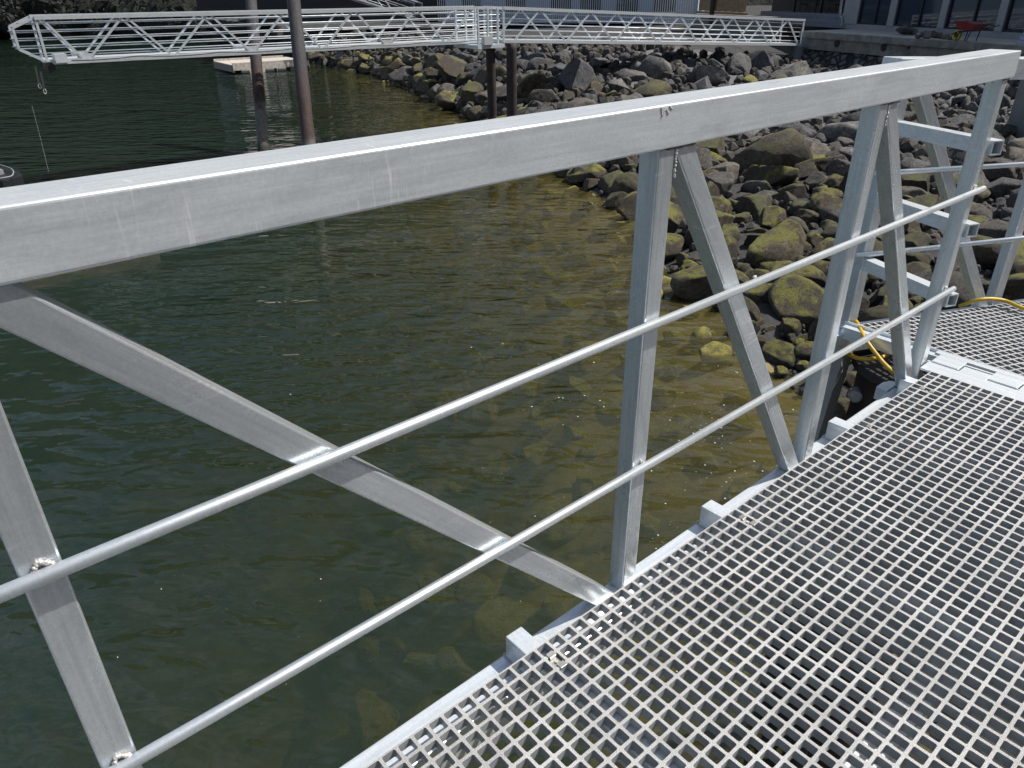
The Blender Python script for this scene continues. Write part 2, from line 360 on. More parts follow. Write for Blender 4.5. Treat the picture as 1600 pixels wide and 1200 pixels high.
NG = thing('gangway', 'near silver gangway with the thick top rail and square-hole grating underfoot', 'gangway', (0.6, 0, 0))
grating('grating', 32, 118, (0, 0, 0), (1, 0, 0), (0, -1, 0), NG)
o = kid(MB().box(-0.0015, 1.2207, 0.0005, 0.0035, -0.0252, -0.001).build('grating_end_strip', AL_X), NG)
ZC = -0.098
kid(MB().box(-0.1016, 0.0, -5.2, 0.06, ZC - 0.10, ZC).build('bottom_chord', AL_Y, bevel=0.004), NG)
kid(MB().box(1.22, 1.3216, -5.2, 0.06, ZC - 0.10, ZC).build('bottom_chord', AL_Y, bevel=0.004), NG)
for y in (-0.08, -0.595, -1.343, -2.118, -2.89, -3.66, -4.43):
    x0 = -0.0915 if y < -0.1 else -0.070
    m_ = MB(); m_.box(x0, 1.32, y - 0.0254, y + 0.0254, ZC + 0.001, -0.0258)
    kid(m_.build('crossbeam', AL_X, bevel=0.003), NG)
# under-deck bearers lying lower (seen through the holes)
for x in (0.62,):
    kid(MB().box(x - 0.03, x + 0.03, -5.1, 0.0, -0.20, -0.12).build('bearer', AL_Y), NG)
XF = -0.0508; XB = -0.1016
posts = ((-2.977, -2.926), (-1.761, -1.710), (-0.838, -0.787), (0.030, 0.081))
RB, RT = 1.0755, 1.1600
for y0, y1 in posts:
    m_ = MB(); m_.box(XB, XF, y0, y1, ZC + 0.0006, RB - 0.0006)
    kid(m_.build('post', AL_Z, bevel=0.0035), NG)
for y0, y1 in ((-4.2, -4.149),) + posts:
    kid(MB().box(1.2714, 1.3222, y0, y1, ZC + 0.0006, RB - 0.0006).build('post', AL_Z, bevel=0.0035), NG)
def diag(y0, y1, x=XF - 0.0254, name='diagonal'):   # from top at y0 down to base at y1, clipped by rail and chord
    d = V((0, y1 - y0, ZC - RB)).normalized(); n_ = V((0, -d.z, d.y)); hw = 0.0254
    # corners in the YZ plane: intersect the two side lines with z=RB and z=ZC
    c = V((0, y0, RB)); pts = []
    for s_ in (-1, 1):
        p = c + n_ * hw * s_
        for z_ in (RB - 0.0008, ZC + 0.0008): pts.append(p + d * ((z_ - p.z) / d.z))
    a, b_, c2, d2 = pts[0], pts[1], pts[3], pts[2]
    xs = (x - 0.0245, x + 0.0245)
    vs = [V((xx, q_.y, q_.z)) for xx in xs for q_ in (a, b_, c2, d2)]
    m_ = MB(); m_.add(vs, [(0, 1, 2, 3), (7, 6, 5, 4), (0, 4, 5, 1), (1, 5, 6, 2), (2, 6, 7, 3), (3, 7, 4, 0)])
    me_o = m_.build(name, AL_D if x < 0.5 else AL_D, bevel=0.0035)
    return kid(me_o, NG)
AL_D = aluminium('brushed_aluminium_diagonal', 2, 0.58, 0.74, 0.7, 0.27, pre=math.radians(-43))
for y0, y1 in ((-2.912, -1.812), (-1.680, -0.884), (-0.770, -0.012)):
    diag(y0, y1)
for y0, y1 in ((-4.1, -3.02), (-2.912, -1.812), (-1.680, -0.884), (-0.770, -0.012)): diag(y0, y1, 1.2968)
diag(-4.6, -3.02)
kid(MB().box(-0.1445, -0.0435, -5.2, 0.112, RB, RT).build('top_rail', AL_Y, bevel=0.0045, seg=3), NG)
kid(MB().box(1.268, 1.368, -5.2, 0.112, RB, RT).build('top_rail', AL_Y, bevel=0.0045, seg=3), NG)
for xc in (XF + 0.0107, 1.2714 - 0.0107):
    for z_, ye in ((0.6975, 0.118), (0.309, 0.112)):
        o = MB().tube([(xc, -5.2, z_), (xc, ye, z_)], 0.0107, 24).build('guard_pipe', AL_PIPE, smooth=True); tube_smooth(o); kid(o, NG)
def bead(parent, pts, r, mat=None, n=40, name='weld_bead'):
    bm = bmesh.new(); pts = [V(p) for p in pts]
    for i in range(n):
        t = i / max(1, n - 1) * (len(pts) - 1); k = min(int(t), len(pts) - 2); p = pts[k].lerp(pts[k + 1], t - k)
        p += V([random.uniform(-1, 1) * r * 0.35 for _ in range(3)])
        bmesh.ops.create_icosphere(bm, subdivisions=1, radius=r * random.uniform(0.7, 1.15), matrix=Matrix.Translation(p))
    for f in bm.faces: f.smooth = True
    me = bpy.data.meshes.new(name); bm.to_mesh(me); bm.free(); me.materials.append(mat or WELD)
    o = bpy.data.objects.new(name, me); COL.objects.link(o); return kid(o, parent)
for (yc) in (-2.952, -1.733, -0.81, 0.055):
    for z_ in (0.7088, 0.3203):
        if (yc, z_) in ((-1.733, 0.7088), (-0.81, 0.7088), (-0.81, 0.3203)): continue
        big_ = yc < -2.5 or yc > 0
        w_ = 0.012 if big_ else 0.004
        bead(NG, [(XF + 0.004, yc - w_ + 0.004, z_ - 0.003), (XF + 0.002, yc, z_ + (0.007 if big_ else 0.003)), (XF + 0.004, yc + w_ + 0.004, z_ - 0.003)], 0.0036 if big_ else 0.003, n=26 if big_ else 8)
bead(NG, [(XF + 0.004, -1.345, 0.709), (XF + 0.004, -1.338, 0.709)], 0.004, n=6)
# welds between posts and diagonals, under the rail, at the stubs
for y_ in (-1.7085, -0.7865):
    bead(NG, [(XF + 0.0005, y_ + 0.001, RB - 0.006), (XF + 0.0005, y_ + 0.002, RB - 0.062)], 0.0034, n=26)
    bead(NG, [(XF + 0.0005, y_ - 0.03, RB - 0.003), (XF + 0.0005, y_ + 0.06, RB - 0.003)], 0.0028, WELD_DARK, n=40)
bead(NG, [(XF + 0.0005, 0.03, RB - 0.003), (XF + 0.0005, 0.085, RB - 0.003)], 0.003, WELD_DARK, n=26)
for y_ in (-0.595, -1.343, -2.118):
    bead(NG, [(-0.099, y_ - 0.0254, ZC + 0.002), (-0.06, y_ - 0.0265, ZC + 0.002)], 0.003, n=14)
    bead(NG, [(-0.0995, y_ - 0.024, ZC + 0.002), (-0.0995, y_ + 0.024, ZC + 0.002)], 0.0026, n=14)
for y_, w2 in ((-1.735, .026), (-2.95, .026), (-0.812, .026)):
    bead(NG, [(XF + 0.001, y_ - w2, ZC + 0.002), (XF + 0.001, y_ + w2, ZC + 0.002)], 0.003, n=16)
    bead(NG, [(XF, y_ - w2 - 0.001, ZC + 0.002), (XB, y_ - w2 - 0.001, ZC + 0.002)], 0.003, n=16)
bead(NG, [(-0.0431, -1.775, RT - 0.004), (-0.0431, -1.770, RT - 0.020), (-0.0431, -1.760, RT - 0.006), (-0.0431, -1.752, RT - 0.018)], 0.0016, n=60)
bead(NG, [(-0.0431, -1.75, RT - 0.004), (-0.0431, -1.742, RT - 0.010)], 0.0014, n=16)
# chamfered corner bracket by the end post
m_ = MB(); c_ = [(-0.150, -0.105), (-0.150, -0.045), (-0.130, -0.008), (-0.103, -0.008), (-0.103, -0.105)]
n_ = len(c_); vs = [(x, y, -0.150) for x, y in c_] + [(x, y, -0.092) for x, y in c_]
m_.add(vs, [tuple(range(n_ - 1, -1, -1)), tuple(range(n_, 2 * n_))] + [(i, (i + 1) % n_, (i + 1) % n_ + n_, i + n_) for i in range(n_)])
kid(m_.build('corner_bracket', AL_X, bevel=0.003), NG)
# saddle clips holding the grating
CLIP = plain('stainless_clip', (0.42, 0.41, 0.39), 0.42, 0.8, 0.2, 40)
for ci, (cx, cy) in enumerate(((1, -55.5), (1, -35.5), (1, -15.5), (1, -4.5))):
    x = (cx + 0.5) * P; y = cy * P + 0 * P
    m_ = MB(); hw = 0.0095
    m_.box(x - hw * 0.5 - 0.006, x + hw * 0.5 + 0.006, y - 0.011, y + 0.011, -0.0105, -0.0085)
    for s_ in (-1, 1):
        xx = x + s_ * 0.0185
        m_.box(xx - 0.0075, xx + 0.0075, y - 0.010, y + 0.010, 0.0005, 0.0026)
        xi = x + s_ * 0.0115
        m_.box(xi - 0.001, xi + 0.001, y - 0.010, y + 0.010, -0.0105, 0.0004)
    c = kid(m_.build('saddle_clip', CLIP, bevel=0.0006), NG)
    o = MB().tube([(x, y, -0.0084), (x, y, -0.0045)], 0.0042, 10).build('bolt_head', WELD, smooth=False); o.parent = c
# hinge: our leaf
kid(MB().box(-0.045, 1.24, 0.0045, 0.088, -0.012, -0.002).build('hinge_leaf', AL_X, bevel=0.002), NG)
for k in range(6):
    x0 = 0.071 + k * 0.212
    kid(MB().box(x0, x0 + 0.102, 0.0885, 0.149, -0.012, -0.0022).build('hinge_tab', AL_X, bevel=0.002), NG)
# ================================================================== SHORE RAMP
th = math.radians(20.5); rv = V((math.sin(th), math.cos(th), 0)); rn = V((rv.y, -rv.x, 0)); SLP = -0.035
RZ0 = -0.015
RG = thing('ramp', 'shore ramp with grating at an angle beyond the hinge, yellow hose lying on it', 'ramp', (0.2, 0.4, 0))
RG['label'] = 'shore ramp with open truss rail and skewed grating, hinged to the near gangway end'
corner = V((-0.43, 0.262, RZ0))
gr = grating('grating', 44, 130, corner - rv * 0.9, rn, rv, RG,
             inside=lambda p: (p - V((0, 0.262, 0))).y > -0.05, cut=[(V((0, 0.262, 0)), V((0, -1, 0)))])
gr.data.transform(Matrix(((1, 0, 0, 0), (0, 1, 0, 0), (0, 0, 1, 0), (0, 0, 0, 1))))
for v_ in gr.data.vertices:
    s_ = (v_.co - corner).dot(rv); v_.co.z += SLP * max(0, s_)
# front angle and hinge leaf with knuckles
kid(MB().box(-0.48, 1.35, 0.214, 0.258, -0.085, RZ0 - 0.012).build('front_angle', AL_X, bevel=0.003), RG)
kid(MB().box(-0.49, 1.35, 0.2545, 0.2605, -0.050, RZ0 + 0.002).build('front_lip', AL_X, bevel=0.001), RG)
kid(MB().box(-0.06, 1.30, 0.1795, 0.2135, -0.008, 0.0040).build('hinge_leaf', AL_X, bevel=0.002), RG)
for k in range(6):
    x0 = -0.037 + k * 0.212
    m_ = MB(); m_.box(x0, x0 + 0.104, 0.090, 0.1793, -0.008, 0.0038)
    kid(m_.build('hinge_tab', AL_X, bevel=0.002), RG)
kid(MB().tube([(-0.06, 0.121, -0.022), (1.30, 0.121, -0.022)], 0.009, 12).build('hinge_pin', AL_X), RG)
AR = V((-0.50, 0.27, 0.0))
def rp(t, z, off=0.0): return AR + rv * t + rn * off + V((0, 0, z + SLP * t))
LR = 4.6
kid(MB().beam(rp(-0.1, -0.115), rp(LR, -0.115), 0.10, 0.10).build('bottom_chord', AL_Y, bevel=0.004), RG)
kid(MB().beam(rp(-0.035, 1.063, -0.02), rp(LR, 1.063, -0.02), 0.100, 0.084).build('top_rail', AL_Y, bevel=0.0045), RG)
kid(MB().beam(rp(0.025, -0.064), rp(0.025, 1.02), 0.0508, 0.0508, rv).build('post', AL_Z, bevel=0.0035), RG)
pl = 0.92
for k in range(4):
    t0 = 0.025 + k * pl
    kid(MB().beam(rp(t0 + 0.075, 1.02), rp(t0 + pl - 0.07, -0.06), 0.0508, 0.0508, rn.cross(V((0, 0, 1))) if False else rn).build('diagonal', AL_D, bevel=0.0035), RG)
    kid(MB().beam(rp(t0 + pl, -0.064), rp(t0 + pl, 1.02), 0.0508, 0.0508, rv).build('post', AL_Z, bevel=0.0035), RG)
for z_ in (0.665, 0.31):
    o = MB().tube([rp(-0.06, z_, 0.037), rp(LR, z_, 0.037)], 0.0107, 20).build('guard_pipe', AL_PIPE, smooth=True); tube_smooth(o); kid(o, RG)
for z_ in (0.845, 0.545, 0.265):
    # open-ended square tube rungs
    a = rp(0.025, z_, 0.026); b_ = a + (V((-0.030, 0.105, a.z)) - a)
    d = (b_ - a).normalized(); sd = d.cross(V((0, 0, 1))).normalized(); u = sd.cross(d); hw = 0.0254; ti = 0.0205
    vs = []; 
    for p in (a, b_):
        for hh in (hw, ti):
            vs += [p - sd * hh - u * hh, p + sd * hh - u * hh, p + sd * hh + u * hh, p - sd * hh + u * hh]
    fs = []
    for k in range(4):
        k2 = (k + 1) % 4
        fs += [(k, k2, 8 + k2, 8 + k), (4 + k2, 4 + k, 12 + k, 12 + k2), (8 + k, 8 + k2, 12 + k2, 12 + k)]
    m_ = MB(); m_.add(vs, fs)
    kid(m_.build('rung', AL_X), RG)
    bead(RG, [a - sd * hw + u * 0.02, a - sd * hw - u * 0.02], 0.0035, n=14)
# support bracket below ramp corner
kid(MB().beam((-0.50, 0.30, -0.2), (-0.47, 0.12, -0.75), 0.10, 0.08, (1, 0, 0)).build('brace', CONC), RG)
for t in (0.9, 1.8, 2.7):
    kid(MB().beam(rp(t, -0.075, -0.04), rp(t, -0.075, 1.6), 0.05, 0.05).build('crossbeam', AL_X), RG)

# rusty support pile below the hinge
def pile(name, label, base, top, r, mat, group=None, n=28, rtop=None):
    base = V(base); top = V(top); k = 26; pts = [base.lerp(top, i / k) for i in range(k + 1)]
    m_ = MB(); m_.tube(pts, [r * (1 + 0.025 * math.sin(i * 1.7)) for i in range(k + 1)], n)
    o = m_.build(name, mat, smooth=True); tube_smooth(o)
    tag(o, label, 'piling', group); return o
rust = thing('support_pile', 'rusty brown steel pile below the hinge, hung with a cable', 'piling', (-0.35, 0.25, -4.6))
o = MB().tube([(-0.20, 0.50, -6.0), (-0.20, 0.50, -0.245)], 0.262, 40).build('steel_tube', RUST, smooth=True); tube_smooth(o); kid(o, rust)
o = MB().tube([(-0.20, 0.50, -0.245), (-0.20, 0.50, -0.205)], 0.30, 40).build('cap_plate', DARK, bevel=0.004); kid(o, rust)
o = MB().box(0.03, 1.25, 0.02, 0.62, -0.40, -0.23).build('cap_beam', RUST, bevel=0.01); kid(o, rust)
bp_ = at(1337, 620, 3.50)
o = MB().tube([bp_ - V((-.018, .018, 0)) * -1 + V((0, .03, 0)), bp_ + V((0.0, -.002, 0.0)), bp_ + V((0.006, -.010, 0.003))], [0.030, 0.030, 0.020], 20).build('bolt', GREY_FRAME); kid(o, rust)

up_ = onz(1285, 880, -0.95)  # near-black pile added for the dark band seen through the grating
pile('piling', 'black weed-hung pile seen through the grating holes of the near gangway', V((up_.x, up_.y, -6)), up_, 0.15, plain('black_weedy_steel', (0.012, 0.012, 0.011), 0.9, 0, 0.6, 5, 0.6, 0.02))
bm = bmesh.new()
for i in range(420):
    a = random.uniform(0, 6.28); z_ = random.uniform(-3.5, -1.9); rr = 0.152
    p = V((up_.x + math.cos(a) * rr, up_.y + math.sin(a) * rr, z_)); sz = random.uniform(0.006, 0.02)
    if noise.noise(p * 4) < 0.05: continue
    bmesh.ops.create_icosphere(bm, subdivisions=1, radius=sz, matrix=Matrix.Translation(p))
me = bpy.data.meshes.new('weed'); bm.to_mesh(me); bm.free(); me.materials.append(plain('yellow_weed', (0.22, 0.20, 0.02), 0.8))
wo = bpy.data.objects.new('weed', me); COL.objects.link(wo); wo['kind'] = 'stuff'; tag(wo, 'yellow-green weed clinging to the black pile under the grating', 'weed')
# hose and cable
def curve_pts(ctrl, n=14):
    ctrl = [V(c) for c in ctrl]; out = []
    for i in range(len(ctrl) - 1):
        p0 = ctrl[max(i - 1, 0)]; p1 = ctrl[i]; p2 = ctrl[i + 1]; p3 = ctrl[min(i + 2, len(ctrl) - 1)]
        for k in range(n):
            t = k / n
            out.append(0.5 * ((2 * p1) + (p2 - p0) * t + (2 * p0 - 5 * p1 + 4 * p2 - p3) * t * t + (3 * p1 - p0 - 3 * p2 + p3) * t ** 3))
    out.append(ctrl[-1]); return out
hs_ = [at(1300, 505, 3.55), at(1322, 498, 3.50), at(1338, 503, 3.42), at(1352, 530, 3.30), at(1376, 562, 3.25), at(1395, 582, 3.22), at(1412, 604, 3.3), at(1425, 640, 3.5)]
o = MB().tube(curve_pts(hs_), 0.0095, 10).build('hose', YELLOW, smooth=True); tag(o, 'yellow hose dropping in front of the rusty pile beneath the hinge', 'hose', None)
hs2 = [at(1300, 540, 3.6), at(1328, 555, 3.5), at(1350, 561, 3.42), at(1378, 558, 3.4), at(1400, 546, 3.5), at(1425, 530, 3.7)]
o = MB().tube(curve_pts(hs2), 0.0095, 10).build('hose', YELLOW, smooth=True); tag(o, 'yellow hose sagging in a loop across the rusty pile', 'hose', None)
hs3 = [(onz(x, y, -0.02 + dz_)) for x, y, dz_ in ((1500, 478, -0.06), (1524, 470, 0.005), (1545, 467, 0.02), (1570, 470, 0.01), (1600, 482, 0.0), (1660, 500, -0.02), (1750, 520, -0.05))]
o = MB().tube(curve_pts(hs3), 0.0095, 10).build('hose', YELLOW, smooth=True); tag(o, 'yellow hose lying over the edge of the ramp grating', 'hose', None)
hs4 = [at(1305, 500, 3.6), at(1318, 512, 3.5), at(1316, 522, 3.48), at(1330, 530, 3.42), at(1360, 533, 3.4), at(1400, 545, 3.4)]
o = MB().tube(curve_pts(hs4), 0.010, 10).build('cable', RUBBER, smooth=True); tag(o, 'thick black cable curving beside the yellow hose', 'cable')
cb = [at(1296, 584, 5.0), at(1312, 600, 4.4), at(1333, 616, 3.56), at(1322, 650, 3.7), at(1318, 680, 3.9)]
o = MB().tube(curve_pts(cb), 0.004, 6).build('cable', RUBBER, smooth=True); tag(o, 'thin dark cable tied to the bolt on the rusty pile', 'cable')

# ================================================================== FAR GANGWAYS
def truss_gangway(name, label, A, D, L, tops, bots, W=1.25, H=1.2, guard=False, group=None, npipe=5):
    A = V(A); D = V(D).normalized(); hz = V((D.x, D.y, 0)).normalized(); side = V((-hz.y, hz.x, 0))
    if side.dot(A - CC) < 0: side = -side
    T = thing(name, label, 'gangway', A - V((0, 0, H)), group); T.rotation_euler = (0, 0, 0)
    U = V((0, 0, 1))
    for si in (0, 1):
        o0 = side * W * si
        def p(t, z): return A + D * t + U * z + o0
        kid(MB().beam(p(0, -0.05), p(L, -0.05), 0.10, 0.10).build('top_rail', AL_FAR), T)
        kid(MB().beam(p(0, -H + 0.05), p(L, -H + 0.05), 0.10, 0.10).build('bottom_chord', AL_FAR), T)
        seq = []
        for a, b_ in zip(bots, tops[1:]): seq.append((a + 0.07, b_ - 0.07, 'up'))
        for a, b_ in zip(tops, bots): seq.append((a + 0.07, b_ - 0.07, 'down'))
        for a, b_, k in seq:
            za, zb = (-H + 0.10, -0.10) if k == 'up' else (-0.10, -H + 0.10)
            kid(MB().beam(p(a, za), p(b_, zb), 0.055, 0.055, side).build('diagonal', AL_FAR), T)
        kid(MB().beam(p(0.03, -0.1), p(0.03, -H + 0.1), 0.06, 0.06, side).build('post', AL_FAR), T)
        kid(MB().beam(p(L - 0.03, -0.1), p(L - 0.03, -H + 0.1), 0.06, 0.06, side).build('post', AL_FAR), T)
        for k in range(npipe):
            z_ = -0.20 - k * (H - 0.42) / (npipe - 1)
            off = side * (0.045 if si == 0 else -0.045)
            s0 = -0.62 if guard else 0.0
            if guard and k in (0, npipe - 1): s0 = -0.35
            o = MB().tube([p(s0, z_) + off, p(L, z_) + off], 0.0135, 8).build('guard_pipe', AL_FAR, smooth=True); kid(o, T)
        for b_ in bots[::2]:
            m_ = MB(); m_.frame(p(b_ - 0.22, -H + 0.11) - side * 0.01, D * 0.44, side * 0.02, U * 0.13)
            kid(m_.build('gusset_plate', AL_FAR), T)
        if guard:
            for q1, q2 in (((0.0, -0.05), (-0.55, -0.28)), ((-0.55, -0.28), (-0.55, -0.80)), ((-0.55, -0.80), (-0.02, -H + 0.09))):
                kid(MB().beam(p(*q1), p(*q2), 0.06, 0.06, side).build('end_guard', AL_FAR), T)
    # deck with raised kerb strips
    kid(MB().frame(A + D * 0.0 + side * 0.06 + U * (-H + 0.055), D * L, side * (W - 0.12), U * 0.05).build('deck', AL_DECK), T)
    for t in [i * 0.8 for i in range(int(L / 0.8) + 1)]:
        kid(MB().beam(A + D * t - U * (H - 0.03) + side * 0.05, A + D * t - U * (H - 0.03) + side * (W - 0.05), 0.05, 0.05).build('crossbeam', AL_FAR), T)
    return T, side
FA = V((-23.915, 1.57, 0.835)); FD = V((0.1017, 0.9948, -0.0025))
tops = [-0.12 + 2.315 * i for i in range(7)]; tops[0] = 0.12; bots = [0.995 + 2.315 * i for i in range(6)]
tops = tops + [13.72 + 0.0] if False else tops
G1, side1 = truss_gangway('gangway', 'long white lattice gangway over the water with a wheel at its free end', FA, FD, 14.55, tops, bots, guard=True, group=None)
# wheel, bracket and hanging straps at the free end
wc = FA + V((0.0, 0, -1.2)) + FD * 0.05 - V((0, 0, 0.06)) + V((0.02, 0, 0))
for s_ in (0.02, 0.28):
    c0 = wc + side1 * s_
    wheel = MB().tube([c0 - side1 * 0.06, c0 + side1 * 0.06], 0.13, 20).build('wheel', RUBBER); kid(wheel, G1)
    hb = MB().tube([c0 - side1 * 0.065, c0 + side1 * 0.065], 0.05, 12).build('hub', WHITE if s_ > 0.1 else BLACK); hb.parent = wheel
for k, (x0, y0, x1, y1) in enumerate(((55, 104, 61, 131), (63, 112, 69, 139))):
    a = at(x0, y0, 19.7); b_ = at(x1, y1, 19.7)
    st = MB().tube([a, b_], 0.022, 6).build('strap', RUBBER); kid(st, G1)
    pts = [b_ + V((0, 0.035 * math.sin(t * 0.7), -0.06 + 0.06 * math.cos(t * 0.7))) for t in range(10)]
    hk = MB().tube(pts, 0.010, 6, mi=0).build('hook', WELD); hk.parent = st
kid(MB().box(wc.x - 0.2, wc.x + 0.15, wc.y + 0.15, wc.y + 0.45, wc.z + 0.10, wc.z + 0.32).build('hinge_block', AL_FAR), G1)
# dark cable slung along the deck edge
pts = []
for i in range(60):
    t = 0.6 + i * 0.235; pts.append(FA + FD * t + V((0.07, 0, -1.085 - 0.05 * abs(math.sin(t * 1.36)))) - side1 * 0.02)
cab = MB().tube(pts, 0.013, 6).build('service_cable', RUBBER, smooth=True); kid(cab, G1)

A2 = V((-21.93, 16.15, 0.795)); B2 = V((-20.42, 34.3, -0.095)); D2 = (B2 - A2).normalized(); L2 = (B2 - A2).length
t0_ = 0.15; tps = [0.15 + 0.0, 1.72] ; tps = [1.70 + 2.53 * i for i in range(7)]; bts = [0.45 + 2.53 * i for i in range(7)]
def g2():
    tops_ = [None] + tps
    return truss_gangway('gangway', 'second white lattice gangway sloping from the twin piles to the patio', A2, D2, L2, [0.15] + [tps[i] for i in range(6)] , [bts[i] for i in range(7)], guard=False)
# (Warren truss: bottom nodes at bts, top nodes between them)
def warren(name, label, A, B, bots, topsn, group=None, W=1.25, H=1.2, npipe=5):
    A = V(A); B = V(B); D = (B - A).normalized(); L = (B - A).length
    T, side = truss_gangway(name, label, A, D, L, [], [], W, H, False, group, npipe)
    for si in (0, 1):
        o0 = side * W * si
        def p(t, z): return A + D * t + V((0, 0, z)) + o0
        for i, tt in enumerate(topsn):
            kid(MB().beam(p(bots[i] + 0.06, -H + 0.1), p(tt - 0.06, -0.1), 0.055, 0.055, side).build('diagonal', AL_FAR), T)
            if i + 1 < len(bots): kid(MB().beam(p(tt + 0.06, -0.1), p(bots[i + 1] - 0.06, -H + 0.1), 0.055, 0.055, side).build('diagonal', AL_FAR), T)
    return T, side
G2, side2 = warren('gangway', 'second white lattice gangway sloping from the twin piles down to the patio', A2, B2, [0.47 + 2.53 * i for i in range(7)] + [18.0], [1.72 + 2.53 * i for i in range(7)])
# landing on twin piles between the two gangways
LP = thing('landing', 'small aluminium landing where the two far gangways meet on twin piles', 'landing', A2 - V((0, .7, 1.2)))
pc = A2 + V((0, -0.75, -1.32))
kid(MB().frame(pc + V((-1.3, -0.55, -0.02)), (1.45, 0, 0), (0, 1.25, 0), (0, 0, 0.12)).build('platform', AL_FAR), LP)
for dx in (-1.25, 0.06):
    for dy in (-0.45, 0.0, 0.45):
        kid(MB().beam(pc + V((dx, dy, 0.1)), pc + V((dx, dy, 1.28)), 0.06, 0.06, (1, 0, 0)).build('post', AL_FAR), LP)
    for k in range(5):
        kid(MB().tube([pc + V((dx, -0.5, 0.3 + k * 0.19)), pc + V((dx, 0.55, 0.3 + k * 0.19))], 0.014, 6).build('guard_pipe', AL_FAR), LP)
kid(MB().box(pc.x + 0.0, pc.x + 0.2, pc.y - 0.28, pc.y + 0.1, pc.z + 0.1, pc.z + 0.38).build('junction_box', AL_DECK), LP)
# background ramp behind
q1 = at(515, -14, 50); q2 = at(604, 9, 52); q3 = at(660, 9, 54)
warren('gangway', 'small pale ramp in the dark background above the long gangway', q1 + V((0, 0, 1.2)), q3 + V((0, 0, 0.2)), [0.4, 2.6, 4.8], [1.5, 3.7], npipe=3)

# pilings
pile('piling', 'tall grey and rust piling standing in front of the long gangway', onz(492, 345, WZ) + V((0, 0, -2)) * 1.0, at(452, -60, 18.9), 0.168, PILE)
pa = onz(413, 246, WZ) ; pile('piling', 'barnacled piling behind the long gangway, black with weed at its foot', pa + (pa - at(387, -60, 25.2)).normalized() * 1.5, at(387, -60, 25.2), 0.19, PILE)
b1 = pc + V((-0.95, -0.1, 0)); b2 = pc + V((-0.02, 0.25, 0))
l1 = at(766, 74, 27.0); l2 = at(799, 72, 26.6)
pile('piling', 'dark pile under the landing, left one of the pair', V((l1.x + 0.1, l1.y, -6)), V((l1.x, l1.y, l1.z + 0.1)), 0.17, PILE_DARK, None)
pile('piling', 'rust-striped pile under the landing, right one of the pair', V((l2.x, l2.y, -6)), V((l2.x, l2.y, l2.z + 0.1)), 0.19, PILE_DARK, None)

# ================================================================== WATER, SEABED, BANK
sh_px = [(430, 84), (500, 100), (590, 119), (665, 150), (745, 190), (850, 262), (910, 290), (1010, 352), (1050, 440), (1120, 480), (1200, 570), (1290, 655)]
W3 = [onz(x, y, WZ) for x, y in sh_px]
top_px = [(440, 44, -1.7), (520, 52, -1.7), (620, 58, -1.55), (720, 63, -1.15), (830, 66, -1.0), (950, 71, -1.2), (1080, 78, -1.4), (1250, 100, -2.1), (1330, 118, -2.3), (1420, 150, -2.45), (1500, 192, -2.6), (1570, 212, -2.7)]
T3 = [onz(x, y, z) for x, y, z in top_px]
W3 += [V((-1.2, 3.2, WZ)), V((1.2, 0.6, WZ)), V((5.5, -3.5, WZ)), V((13, -12, WZ)), V((26, -30, WZ))]
T3 += [onz(1680, 255, -2.7), V((7.5, 9.0, -2.6)), V((13, 4, -2.5)), V((24, -4, -2.4)), V((40, -20, -2.3))]
# extend far left
W3 = [onz(330, 62, WZ), ] + W3; T3 = [onz(350, 30, -0.5), ] + T3
def lerp_poly(Pn, u):
    u = max(0, min(len(Pn) - 1 - 1e-6, u)); k = int(u); f = u - k
    p0 = Pn[max(k - 1, 0)]; p1 = Pn[k]; p2 = Pn[k + 1]; p3 = Pn[min(k + 2, len(Pn) - 1)]
    return p1.lerp(p2, f)
NU = len(W3) - 1
def surf(u, v):      # v 0 waterline, 1 top of bank, negative: below water
    a = lerp_poly(W3, u); b_ = lerp_poly(T3, u)
    if v >= 0:
        p = a.lerp(b_, v); p.z = a.z + (b_.z - a.z) * (v ** 0.85); return p
    d = (a - b_); d.z = 0; L = d.length; d.normalize()
    s = -v * 14.0
    p = a + d * s; p.z = WZ - 0.02 - 0.20 * s - 0.004 * s * s * 2.0; p.z = max(p.z, WZ - 5.0); return p
mb = MB(); nu, nv = NU * 9, 46
vs_ = [-3.0 + 3.0 * (j / 24) for j in range(24)] + [j / 21 for j in range(22)]
grid = []
for i in range(nu + 1):
    row = []
    for v in vs_:
        p = surf(i / nu * NU, v)
        amp = 0.12 if v > 0 else 0.07
        p = p + V((0, 0, amp * noise.noise(p * 1.1) * 2))
        row.append(len(mb.v)); mb.v.append(tuple(p))
    grid.append(row)
for i in range(nu):
    for j in range(len(vs_) - 1):
        mb.f.append((grid[i][j], grid[i + 1][j], grid[i + 1][j + 1], grid[i][j + 1])); pm = surf(i / nu * NU, vs_[j]); mb.m.append(1 if vs_[j] <= -0.02 else (2 if vs_[j] > 0.45 and (pm - CC).length > 23 else 0))
SLOPE = plain('grey_slope', (0.17, 0.17, 0.178), 0.95, 0, 0.6, 0.7, 1.0, 0.15, col2=(0.07, 0.07, 0.076), det=12)
bank = struct(mb.build('bank', [BANK, SEABED, SLOPE], smooth=True))
bank.name = 'bank'
struct(MB().frame((-400, -300, WZ - 5.1), (700, 0, 0), (0, 700, 0), (0, 0, -0.5)).build('seabed', SEABED))
m_ = MB(); m_.frame((-400, -300, WZ - 12), (700, 0, 0), (0, 700, 0), (0, 0, 12)); wat = struct(m_.build('water', WATER))
